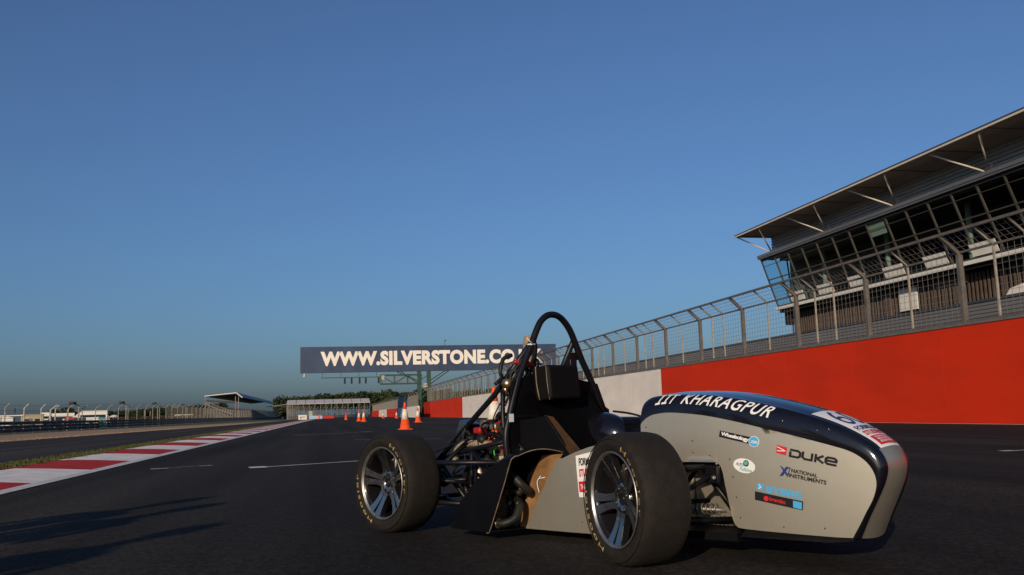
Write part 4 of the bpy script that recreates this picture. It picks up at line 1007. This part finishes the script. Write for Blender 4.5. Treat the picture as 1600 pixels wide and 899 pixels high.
mb = MB(); mb.tube([(FX, .12, .825), (FX-.01, .06, .82), (FX-.02, .0, .80)], .005, 6); part('wire', mb, 'tube', hp); mb = MB(); mb.tube([(FX, -.15, .982), (FX-.03, -.10, .96), (-.96, -.105, .90), (-.99, -.13, .82)], .0045, 6); part('wire', mb, 'tube', hp)
mb = MB(); mb.lathe([(.0205+.002*math.cos(t), .004*math.sin(t)) for t in [k*math.pi/4 for k in range(8)]], 20, 'Z', (FX, -.165, .955), closed=True); mb.tube([(FX+.02, -.165, .955), (FX+.03, -.2, .965), (FX+.02, -.215, .985)], .0025, 5); part('cable_tie', mb, 'stwhite', hp)
mb = MB(); mb.box(FX+.018, FX+.0195, -.352, -.322, .563, .603); part('sticker', mb, 'stwhite', hp, 'small white sticker on hoop leg')
# ---- sidepods
def sidepod(sgn):
    Yk = lambda y: sgn*y
    yo = -.50; yi = -.275
    out = [(-.912, .045), (-.868, .13), (-.79, .29), (-.742, .393), (-.80, .388), (-.86, .368), (-.95, .318), (-1.03, .262), (-1.11, .192), (-1.165, .135), (-1.198, .08), (-1.205, .045)]
    inn = [(-.86, .045), (-.80, .15), (-.70, .30), (-.620, .415), (-.70, .425), (-.80, .418), (-.93, .365), (-1.03, .30), (-1.13, .21), (-1.20, .14), (-1.25, .08), (-1.26, .045)]
    mb = MB(); n = len(out); rows = []
    for k in range(9):
        t = k/8; e = 1-(1-t)**2.2        # rounded shoulder
        rows.append([Vector((lerp(o[0], i[0], t), Yk(lerp(yo, yi, t)), lerp(o[1], i[1], t)+.030*math.sin(math.pi*t)*(1 if 3 <= j <= 10 else 0)))
                     for j, (o, i) in enumerate(zip(out, inn))])
    for r_ in range(8):
        pass
    top_ = [[row[j] for j in range(3, 12)] for row in rows]
    mb.grid(top_)
    V = [mb.v((x, Yk(yo), z)) for x, z in out]; mb.face(V)
    lowr = [[(x, Yk(lerp(yo, yi, t)), .045) for x in (-.912+.05*t, -1.205-.05*t)] for t in (0, .5, 1)]; mb.grid(lowr, sm=False)
    bmesh.ops.remove_doubles(mb.bm, verts=mb.bm.verts[:], dist=.002)
    bmesh.ops.recalc_face_normals(mb.bm, faces=mb.bm.faces)
    bmesh.ops.solidify(mb.bm, geom=mb.bm.faces[:], thickness=.006)
    sp = part('sidepod', mb, 'podblack', car, 'black sidepod open to the front')
    mb = MB(); P = [(x, Yk(yo-.001), z) for x, z in out[:4]]+[(p.x, p.y, p.z) for p in [row[3] for row in rows[1:]]]
    mb.tube([(-.955, Yk(-.485), .043)]+P, .0022, 6, 2); part('lip', mb, 'edge', sp)
    mb = MB(); mb.prism([(-.86, .046), (-.805, .14), (-.71, .30), (-.618, .41), (-.76, .40), (-.83, .30), (-.90, .16), (-.93, .046)], lambda u, v: (u, Yk(-.281), v), lambda u, v: (u, Yk(-.277), v)); part('inner_wall', mb, 'tan', sp, 'raw tan fibre inner wall')
    mb = MB(); mb.prism([(-.93, .046), (-.90, .16), (-.83, .30), (-.76, .40), (-.85, .39), (-1.0, .32), (-1.1, .22), (-1.15, .05)], lambda u, v: (u, Yk(-.281), v), lambda u, v: (u, Yk(-.277), v)); part('rear_wall', mb, 'satin', sp)
    mb = MB(); tp = [[row[j]+Vector((0, 0, -.009)) for j in range(3, 7)] for row in rows]; mb.grid(tp); part('roof_lining', mb, 'satin', sp)
    # radiator and plumbing inside the duct
    mb = MB(); mx_ = Matrix.Translation((-.99, Yk(-.40), .17)) @ Matrix.Rotation(R(16), 4, 'Y'); mb.box(-.02, .02, -.085, .085, -.115, .125, mx_, bev=.004); rd = part('radiator', mb, 'engine', sp)
    mb = MB()
    for k in range(22): mb.box(.0205, .024, -.08, .08, -.105+.01*k, -.101+.01*k, mx_)
    part('radiator_fins', mb, 'dirtyalu', sp)
    mb = MB(); mb.tube([(-.93, Yk(-.40), .335), (-.86, Yk(-.40), .315), (-.81, Yk(-.385), .27), (-.80, Yk(-.35), .235), (-.83, Yk(-.31), .23)], .021, 10); mb.tube([(-.93, Yk(-.46), .085), (-.87, Yk(-.44), .085), (-.835, Yk(-.40), .11), (-.845, Yk(-.36), .17), (-.90, Yk(-.33), .19)], .020, 10); part('coolant_hose', mb, 'engine', sp)
    mb = MB()
    for c in ((-.905, -.40, .328), (-.808, -.372, .25), (-.90, -.452, .084), (-.845, -.36, .165)):
        mb.lathe([(.0225, -.006), (.0235, 0), (.0225, .006)], 14, 'X', (c[0], Yk(c[1]), c[2]))
    part('hose_clamp', mb, 'brass', sp)
    mb = MB()
    for i in range(14):
        mb.blob((-.90+random.uniform(-.05, .05), Yk(-.40+random.uniform(-.06, .06)), .21+random.uniform(-.06, .05)), random.uniform(.008, .02), 1, .3, seed=i)
    part('duct_fittings', mb, 'engine', sp)
    mb = MB(); mb.tube([(-.77, Yk(-.285), .30), (-.79, Yk(-.29), .27), (-.78, Yk(-.288), .22)], .0025, 5); mb.tube([(-.785, Yk(-.287), .285), (-.74, Yk(-.286), .295)], .0025, 5); part('cable_tie', mb, 'stwhite', sp)
sidepod(1); sidepod(-1)

# ---- engine bay
mb = MB(); mb.box(-1.34, -1.03, -.16, .16, .10, .30, bev=.02); mb.box(-1.26, -1.04, -.17, .17, .30, .44, bev=.015); mb.box(-1.24, -1.06, -.18, .18, .44, .50, bev=.02)
for k in range(4): mb.lathe([(.022, -.02), (.026, .03)], 12, 'Z', (-1.15, -.12+.08*k, .52))
mb.lathe([(.07, -.19), (.085, -.17), (.085, -.15)], 24, 'Y', (-1.25, 0, .22)); mb.lathe([(.05, -.185), (.06, -.16)], 24, 'Y', (-1.10, 0, .19))
for i in range(26): mb.blob((random.uniform(-1.4, -1.0), random.uniform(-.24, -.14), random.uniform(.16, .54)), random.uniform(.012, .032), 1, .35, seed=i)
eng = part('engine', mb, 'engine', car)
mb = MB()
for c, r_ in (((-1.25, -.192, .22), .06), ((-1.10, -.187, .19), .04)): mb.lathe([(r_, c[1]-.006), (r_, c[1])], 20, 'Y', (c[0], 0, c[2]))
for i in range(20): mb.blob((random.uniform(-1.38, -1.02), random.uniform(-.26, -.2), random.uniform(.2, .5)), random.uniform(.004, .009), 1, 0)
mb.box(-1.12, -1.03, -.235, -.17, .375, .425, bev=.008); part('casings', mb, 'dirtyalu', eng)
mb = MB(); mb.tube([(-1.06, -.19, .43), (-1.16, -.215, .435), (-1.26, -.23, .448), (-1.36, -.235, .452), (-1.44, -.235, .43), (-1.485, -.23, .385), (-1.492, -.22, .345)], .0205, 12); part('exhaust_pipe', mb, 'wrap', eng, 'tan heat-wrapped exhaust pipe')
mb = MB(); mb.tube([(-1.28, -.235, .40), (-1.36, -.24, .33), (-1.40, -.24, .24), (-1.37, -.22, .15), (-1.29, -.2, .12)], .019, 10); mb.tube([(-1.10, -.2, .47), (-1.2, -.21, .50), (-1.3, -.2, .48), (-1.42, -.18, .49)], .013, 8)
for i in range(22):
    p = Vector((random.uniform(-1.5, -1.02), random.uniform(-.26, -.1), random.uniform(.2, .58))); pts = [p]
    for k in range(4):
        p = p+Vector((random.gauss(0, .055), random.gauss(0, .03), random.gauss(0, .05))); p.x = min(-1.0, max(-1.5, p.x)); p.z = min(.60 if p.x > -1.25 else .47, max(.15, p.z)); pts.append(p)
    mb.tube(pts, random.choice((.003, .004, .006, .009)), 6)
part('hoses', mb, 'tube', eng)
mb = MB(); mb.box(-.03, .03, -.05, .05, -.06, .06, Matrix.Translation((-1.43, -.19, .51)) @ Matrix.Rotation(R(24), 4, 'Y'), bev=.004); part('alloy_box', mb, 'alu', eng, 'bright alloy plate')
mb = MB(); mb.box(-1.35, -1.29, -.22, -.14, .50, .535, bev=.01); mb.tube([(-1.20, -.2, .545), (-1.15, -.2, .555), (-1.10, -.2, .565), (-1.06, -.2, .56)], .011, 10); mb.box(-1.12, -1.05, -.22, -.16, .545, .575, bev=.01); part('fuel_rail', mb, 'cred', eng, 'red plastic and hose parts')
mb = MB(); mb.lathe([(.02, -.05), (.022, .0), (.02, .05)], 14, 'Y', (-1.235, -.2, .555)); mb.box(-1.17, -1.12, -.26, -.22, .52, .555, bev=.01); part('filter', mb, 'dirtyalu', eng)
mb = MB(); mb.tube([(-1.12, -.25, .44), (-1.14, -.255, .415), (-1.135, -.255, .39)], .004, 6); part('green_wire', mb, 'cgreen', eng)
mb = MB(); mb.tube([(-1.09, -.25, .44), (-1.07, -.255, .41), (-1.055, -.255, .38)], .005, 6); part('red_wire', mb, 'cred', eng)
mb = MB(); mb.box(-1.09, -1.015, -.27, -.2, .345, .39, Matrix.Identity(4), bev=.006); mb.box(-1.06, -1.02, -.265, -.2, .39, .41, bev=.004); part('connector_block', mb, 'beige', eng)
# rear frame
mb = MB()
for s_ in (-1, 1):
    for P in ([(-.95, s_*.30, .12), (-1.35, s_*.24, .12), (-1.68, s_*.2, .15)], [(-.95, s_*.33, .47), (-1.3, s_*.27, .42), (-1.66, s_*.22, .36)], [(-1.66, s_*.22, .36), (-1.68, s_*.2, .15)], [(-1.3, s_*.27, .42), (-1.35, s_*.24, .12)], [(-.95, s_*.30, .12), (-1.3, s_*.27, .42)], [(-1.35, s_*.24, .12), (-1.66, s_*.22, .36)]): mb.tube(P, .0127, 8, 1)
for P in ([(-1.66, -.22, .36), (-1.66, .22, .36)], [(-1.68, -.2, .15), (-1.68, .2, .15)]): mb.tube(P, .0127, 8, 1)
part('rear_frame', mb, 'tube', car)
# items around the hoop, behind the head rest
mb = MB(); mb.lathe([(.0, -.09), (.03, -.085), (.036, -.05), (.036, .05), (.028, .08), (0, .085)], 18, 'Z', (-1.02, -.09, .93)); part('catch_bottle', mb, 'wrap', car, 'pale bottle strapped behind the hoop')
mb = MB(); mb.tube([(-1.03, -.2, .87), (-1.0, -.16, .865), (-.97, -.11, .85)], .012, 8); part('red_strap', mb, 'cred', car)
mb = MB()
for i in range(16):
    p = Vector((random.uniform(-1.1, -.97), random.uniform(-.2, -.04), random.uniform(.84, .91))); pts = [p]
    for k in range(4): p = p+Vector((random.gauss(-.01, .015), random.gauss(-.012, .018), -random.uniform(.02, .07))); pts.append(p)
    mb.tube(pts, random.choice((.004, .006, .009, .011)), 6)
for i in range(18): mb.blob((random.uniform(-1.08, -.96), random.uniform(-.17, -.03), random.uniform(.76, .90)), random.uniform(.010, .024), 1, .4, seed=i)
part('intake_hoses', mb, 'engine', car)
mb = MB()
for i in range(9): mb.blob((random.uniform(-1.05, -.95), random.uniform(-.16, -.04), random.uniform(.76, .92)), random.uniform(.007, .013), 1, .3, seed=i)
part('small_fittings', mb, 'wrap', car)
mb = MB(); mb.lathe([(.0, -.03), (.024, -.026), (.027, 0), (.024, .03), (.012, .04), (0, .04)], 20, 'Y', (-.985, -.285, .755)); mb.lathe([(.012, -.03), (.012, .04)], 12, 'Z', (-.99, -.30, .72)); part('brass_pot', mb, 'brass', car)
mb = MB(); mb.tube([(-.98, -.33, .68), (-1.05, -.335, .58), (-1.08, -.30, .50)], .0035, 6); mb.tube([(-.99, -.32, .72), (-.965, -.345, .6), (-.955, -.35, .52)], .012, 8); part('hoop_hoses', mb, 'tube', car)
mb = MB(); mb.blob((-.985, -.315, .52), .026, 2, .3); mb.blob((-.965, -.31, .60), .014, 2, .3); part('rubber_boot', mb, 'black', car)

# ---- suspension
for s_ in (-1, 1):
    zf = .26
    up_, lo = Vector((.0, s_*.50, .355)), Vector((.01, s_*.52, .155))
    for nm, e, ps in (('upper_wishbone', up_, [(-.09, s_*.22, .345), (.20, s_*.17, .365)]), ('lower_wishbone', lo, [(-.09, s_*.21, .135), (.235, s_*.165, .15)])):
        mb = MB(); [mb.tube([e, p], .0125, 8, 1) for p in ps]; mb.blob(e, .022, 1, 0); [mb.blob(p, .017, 1, 0) for p in ps]; part(nm, mb, 'tube', car)
    mb = MB(); mb.tube([(.01, s_*.47, .17), (.19, s_*.24, .335)], .011, 8, 1); mb.box(.16, .225, s_*.235-.012, s_*.235+.012, .30, .37, bev=.005); part('push_rod', mb, 'tube', car)
    mb = MB(); mb.tube([(.07, s_*.48, .235), (.15, s_*.21, .225)], .009, 8, 1); part('tie_rod', mb, 'tube', car)
    mb = MB(); mb.tube([(.03, s_*.30, .20), (.26, s_*.245, .195)], .010, 8, 1)
    hel = [Vector((.08+.15*t/60*1.0, s_*(.288-.035*t/60)+.021*math.cos(t*.84), .1985+.021*math.sin(t*.84))) for t in range(61)]
    part('damper', mb, 'dirtyalu', car); mb = MB(); mb.tube(hel, .0036, 6, 1); part('spring', mb, 'dirtyalu', car)
    mb = MB(); mb.box(-.03, .03, s_*.49-.03, s_*.49+.03, .13, .37, bev=.01); part('front_upright', mb, 'engine', car)
    mb = MB()
    for i in range(4): mb.blob((random.uniform(.10, .27), s_*random.uniform(.21, .27), random.uniform(.17, .38)), random.uniform(.006, .013), 1, .2)
    part('joint_bolts', mb, 'dirtyalu', car)
    ru, rl = Vector((-1.62, s_*.50, .355)), Vector((-1.62, s_*.51, .16))
    for nm, e, ps in (('rear_upper_wishbone', ru, [(-1.02, s_*.29, .36), (-1.60, s_*.23, .35)]), ('rear_lower_wishbone', rl, [(-1.08, s_*.27, .14), (-1.62, s_*.2, .15)])):
        mb = MB(); [mb.tube([e, p], .0135, 8, 1) for p in ps]; mb.blob(e, .024, 1, 0); [mb.blob(p, .018, 1, 0) for p in ps]; part(nm, mb, 'tube', car)
    mb = MB(); mb.tube([(-1.58, s_*.46, .19), (-1.36, s_*.25, .46)], .0125, 8, 1); part('rear_push_rod', mb, 'tube', car)
    mb = MB(); mb.tube([(-1.30, s_*.31, .268), (-1.40, s_*.33, .262), (-1.5, s_*.35, .26)], .010, 8, 1); mb.tube([(-1.62, s_*.5, .26), (-1.5, s_*.40, .26), (-1.2, s_*.2, .25)], .014, 8, 1); part('track_rod', mb, 'tube', car)
    mb = MB(); mb.tube([(-1.63, s_*.52, .26), (-1.63, s_*.05, .25)], .018, 10, 1); mb.lathe([(.04, s_*.18), (.05, s_*.2), (.04, s_*.24)], 16, 'Y', (-1.63, 0, .255)); part('drive_shaft', mb, 'tube', car)
    mb = MB(); mb.box(-1.17, -1.02, s_*.30-.012, s_*.30+.012, .345, .372, bev=.004); part('rod_end', mb, 'brass', car)
    mb = MB(); mb.box(-1.66, -1.6, s_*.49-.03, s_*.49+.03, .14, .38, bev=.01); part('rear_upright', mb, 'engine', car)
mb = MB(); mb.lathe([(.055, -.02), (.10, -.01), (.10, .01), (.055, .02)], 30, 'Y', (-1.63, 0, .25)); part('differential', mb, 'dirtyalu', car)

# ---- wheels
def make_wheel(name, lab, x, y, steer, rot, side):      # side -1: outer face looks to the car's right
    wh = bpy.data.objects.new('wheel', None); COL.objects.link(wh); wh.parent = car; wh['label'] = lab
    wh.location = (x, y, .258); wh.rotation_euler = (0, 0, R(steer)+(0 if side == -1 else math.pi))
    mb = MB(); TR_ = .262
    prof = [(.180, -.080), (.187, -.094), (.195, -.100), (.208, -.108), (.222, -.110), (.236, -.106), (.247, -.098), (.2555, -.085), (.260, -.060), (TR_, -.025), (TR_, .025), (.260, .060), (.2555, .085), (.247, .098), (.236, .106), (.222, .110), (.208, .108), (.195, .100), (.187, .094), (.180, .080)]
    mb.lathe(prof, 96, 'Y', closed=True)
    for v in mb.bm.verts:
        if v.co.z < -.2575: v.co.z = -.2575+.1*(v.co.z+.2575)
    for r_ in (.2165, .2395):
        mb.lathe([(r_+.0022*math.cos(t), -.1088+.0022*math.sin(t)) for t in [k*math.pi/3 for k in range(6)]], 72, 'Y', closed=True)
    ty = part('tyre', mb, 'rubber', wh, local=True)
    def ring(u, v, a0, a1, r0=.205, r1=.232, flip=False):
        a_ = lerp(a0, a1, u); r_ = lerp(r0, r1, v); yy = -interp([(.195, .100), (.208, .108), (.222, .110), (.236, .106)], r_)-.0016
        return Vector((r_*math.cos(a_), yy, r_*math.sin(a_)))
    for a0, a1 in ((R(66), R(-12)), (R(248), R(170))):
        mb = MB(); addtext(mb, 'Hoosier', lambda u, v: ring(u, v, a0, a1, .209, .228), bold=.0, cuts=12, spacing=1.25); part('tyre_lettering', mb, 'hooyellow', wh, local=True)
    mb = MB(); mb.lathe([(.1885, -.098), (.190, -.103), (.186, -.106), (.181, -.102), (.178, -.088), (.1765, -.088), (.180, -.098)], 80, 'Y', closed=True); part('rim_lip', mb, 'rimedge', wh, local=True)
    mb = MB(); mb.lathe([(.178, -.094), (.170, -.07), (.168, .03), (.178, .085), (.184, .095), (.186, .093), (.180, .083), (.170, .03), (.172, -.07), (.181, -.094)], 64, 'Y', closed=True); part('rim_barrel', mb, 'rimblack', wh, local=True)
    mb = MB(); mb.lathe([(.0, .0), (.06, .0), (.062, -.015), (.125, -.015), (.125, -.008), (.062, .008), (.0, .01)], 48, 'Y'); mb.box(-.05, .03, -.03, .03, .06, .135, bev=.008); part('brake_disc', mb, 'dirtyalu', wh, local=True)
    mb = MB(); mb.lathe([(0, .03), (.17, .03), (.17, .034), (0, .034)], 48, 'Y'); part('inner_shield', mb, 'rimblack', wh, local=True)
    # five split spokes, black body with machined face
    ym = lambda r_: -.062-.030*((r_-.05)/.125)**1.5 if r_ > .05 else -.062
    body, facee = MB(), MB()
    for k in range(5):
        t0 = rot+2*math.pi*k/5
        for sg in (-1, 1):
            cl = [(.050, .0008, .034), (.075, .0012, .031), (.10, .0022, .032), (.125, .004, .0365), (.150, .0058, .043), (.170, .0075, .051), (.178, .0085, .057)]
            for mbx, y0, y1, inset in ((body, .030, .0, 0), (facee, .0, -.0016, .0012)):
                rows = []
                for r_, ta, tb in cl:
                    ta += inset; tb -= inset; row = []
                    for tt, dy in ((ta, y0), (ta, y1), (tb, y1), (tb, y0)):
                        px_, pz_ = r_, sg*tt; rr = math.cos(t0)*px_-math.sin(t0)*pz_, math.sin(t0)*px_+math.cos(t0)*pz_
                        row.append((rr[0], ym(r_)+dy, rr[1]))
                    rows.append(row)
                mbx.grid(rows, sm=False, closed=True)
    body.lathe([(.0, -.045), (.0, -.055), (.066, -.0615), (.072, -.055), (.072, -.02), (0, -.02)], 48, 'Y'); facee.lathe([(.020, -.0605), (.020, -.064), (.064, -.0640), (.068, -.0605)], 48, 'Y')
    sb = part('spokes', body, 'rimblack', wh, local=True); part('spoke_faces', facee, 'alu', wh, local=True)
    mb = MB()
    for k in range(8):
        t = 2*math.pi*(k+.5)/8; mb.lathe([(.0085, -.0655), (.0085, -.05)], 14, 'Y', (.043*math.cos(t), 0, .043*math.sin(t)))
    mb.lathe([(.0, -.05), (.021, -.05), (.021, -.066), (.0175, -.066), (.0175, -.052), (0, -.052)], 24, 'Y'); part('hub_holes', mb, 'rimblack', wh, local=True)
    mb = MB()
    for k in range(4):
        t = 2*math.pi*(2*k+.5)/8; mb.lathe([(.005, -.0665), (.006, -.05)], 6, 'Y', (.043*math.cos(t), 0, .043*math.sin(t)))
    mb.lathe([(0, -.058), (.009, -.056), (.009, -.05)], 10, 'Y'); part('lug_nuts', mb, 'dirtyalu', wh, local=True)
    mb = MB(); mb.tube([(.165*math.cos(.9), -.09, .165*math.sin(.9)), (.15*math.cos(.9), -.10, .15*math.sin(.9))], .004, 8, 1); part('valve', mb, 'dirtyalu', wh, local=True)
make_wheel('wheel', 'rear right wheel, straight ahead', -1.63, -.52, 0, R(98), -1)
make_wheel('wheel', 'front right wheel, turned towards the viewer', .034, -.546, -20, R(118), -1)
make_wheel('wheel', 'rear left wheel', -1.63, .53, 0, R(60), 1)
make_wheel('wheel', 'front left wheel, turned', .0, .545, -20, R(30), 1)

# ------------------------------------------------------------------ the people whose long shadows reach into the picture from the left
def person(l_, a_, label, cloth, trous, face, pose):
    t = thing('person', label, 'person', l_, a_, .012, 'people standing beside the camera', rot=face)
    J = {'hip': (0, 0, .93), 'waist': (0, 0, 1.08), 'chest': (0, .01, 1.32), 'neck': (0, .0, 1.47), 'nk2': (0, .01, 1.54), 'head': (0, .02, 1.63), 'crown': (0, .015, 1.72)}
    E_ = [('hip', 'waist'), ('waist', 'chest'), ('chest', 'neck'), ('neck', 'nk2'), ('nk2', 'head'), ('head', 'crown')]
    rad = {'hip': .15, 'waist': .135, 'chest': .15, 'neck': .075, 'nk2': .052, 'head': .095, 'crown': .06}
    for s_, nm in ((-1, 'l'), (1, 'r')):
        e, h = pose[nm]
        J.update({nm+'sh': (s_*.19, 0, 1.40), nm+'el': e, nm+'wr': h, nm+'hp': (s_*.1, 0, .88), nm+'kn': (s_*.13, .03, .48), nm+'an': (s_*.15, -.01, .08), nm+'to': (s_*.17, .16, .035)})
        rad.update({nm+'sh': .062, nm+'el': .043, nm+'wr': .030, nm+'hp': .092, nm+'kn': .06, nm+'an': .042, nm+'to': .035})
        E_ += [('chest', nm+'sh'), (nm+'sh', nm+'el'), (nm+'el', nm+'wr'), ('hip', nm+'hp'), (nm+'hp', nm+'kn'), (nm+'kn', nm+'an'), (nm+'an', nm+'to')]
    # hands: palm, four fingers and a thumb
    for s_, nm in ((-1, 'l'), (1, 'r')):
        wv = Vector(J[nm+'wr']); d = (wv-Vector(J[nm+'el'])).normalized(); sd = d.cross(Vector((0, 0, 1))).normalized() if abs(d.z) < .9 else Vector((1, 0, 0)); cu = d.cross(sd)
        J[nm+'pm'] = wv+d*.06; rad[nm+'pm'] = .030; E_.append((nm+'wr', nm+'pm'))
        for k in range(4):
            b = J[nm+'pm']+sd*(.024*(k-1.5)*.8)+d*.03; L_ = (.062, .072, .068, .05)[k]
            J[nm+'f%da' % k] = b; J[nm+'f%db' % k] = b+d*L_*.5; J[nm+'f%dc' % k] = b+d*L_*.85+cu*.02
            rad[nm+'f%da' % k] = .010; rad[nm+'f%db' % k] = .009; rad[nm+'f%dc' % k] = .007
            E_ += [(nm+'pm', nm+'f%da' % k), (nm+'f%da' % k, nm+'f%db' % k), (nm+'f%db' % k, nm+'f%dc' % k)]
        J[nm+'t1'] = wv+d*.045+sd*.04*s_; J[nm+'t2'] = wv+d*.08+sd*.055*s_; rad[nm+'t1'] = .012; rad[nm+'t2'] = .009
        E_ += [(nm+'pm', nm+'t1'), (nm+'t1', nm+'t2')]
    names = list(J); me = bpy.data.meshes.new('body'); me.from_pydata([tuple(J[n_]) for n_ in names], [(names.index(a), names.index(b)) for a, b in E_], [])
    o = bpy.data.objects.new('body', me); COL.objects.link(o)
    sk = o.modifiers.new('skin', 'SKIN'); sk.use_smooth_shade = True
    for n_, sv in zip(names, me.skin_vertices[0].data): r_ = rad[n_]; sv.radius = (r_, r_*(.72 if n_ in ('chest', 'waist', 'hip') else 1)); sv.use_root = n_ == 'hip'
    ss = o.modifiers.new('sub', 'SUBSURF'); ss.levels = ss.render_levels = 2
    dg = bpy.context.evaluated_depsgraph_get(); m2 = bpy.data.meshes.new_from_object(o.evaluated_get(dg)); bpy.data.objects.remove(o)
    for m_ in ('skin', cloth, trous, 'black'): m2.materials.append(M[m_])
    for p in m2.polygons:
        c = p.center; p.use_smooth = True
        p.material_index = 3 if c.z < .09 else 2 if c.z < .96 and abs(c.x) < .3 and c.y < .22 else 1 if c.z < 1.49 and min((c-Vector(J['lwr'])).length, (c-Vector(J['rwr'])).length) > .14 and (c.z > .9) and min((c-J['lpm']).length, (c-J['rpm']).length) > .1 else 0
    b = bpy.data.objects.new('body', m2); COL.objects.link(b); b.parent = t
    mb = MB(); mb.blob((0, .0, 1.675), .108, 3, .05, (.95, 1.05, .95))
    for v in mb.bm.verts:
        if v.co.y > .06 and v.co.z < 1.70: v.co.y = .055
    part('hair', mb, 'hair', t)
    mb = MB(); mb.blob((0, .118, 1.625), .017, 2, 0, (.7, 1, 1.3)); [mb.blob((s_*.1, .015, 1.63), .025, 2, 0, (.35, .8, 1.2)) for s_ in (-1, 1)]; part('nose_and_ears', mb, 'skin', t)
    mb = MB(); [mb.blob((s_*.035, .098, 1.648), .013, 2, 0) for s_ in (-1, 1)]; mb.box(-.022, .022, .098, .106, 1.582, 1.588); part('eyes_and_mouth', mb, 'hair', t)
down = {'l': ((-.25, -.03, 1.14), (-.27, .06, .90)), 'r': ((.25, -.03, 1.14), (.27, .06, .90))}
cross = {'l': ((-.24, .06, 1.15), (.0, .2, 1.18)), 'r': ((.24, .06, 1.15), (.02, .2, 1.22))}
def w2t(x, y): return (x*math.cos(TROT)+y*math.sin(TROT), -x*math.sin(TROT)+y*math.cos(TROT))
K = (1.75-0)/math.tan(SUN_EL); sx_, sy_ = -sdir.x/math.cos(SUN_EL), -sdir.y/math.cos(SUN_EL)
for (tx, ty), cl, tr_, pose, lb in (((-2.50, 7.30), 'cloth1', 'cloth2', down, 'person in blue shirt with arms hanging, standing left of the camera'),
                                   ((-2.22, 6.75), 'cloth2', 'cloth1', cross, 'person in grey shirt with folded arms, standing beside the one in blue'),
                                   ((-1.80, 5.45), 'tentwhite', 'cloth2', down, 'person in white shirt standing nearest to the camera on its left')):
    person(*w2t(tx-sx_*K, ty-sy_*K), lb, cl, tr_, R(-20), pose)
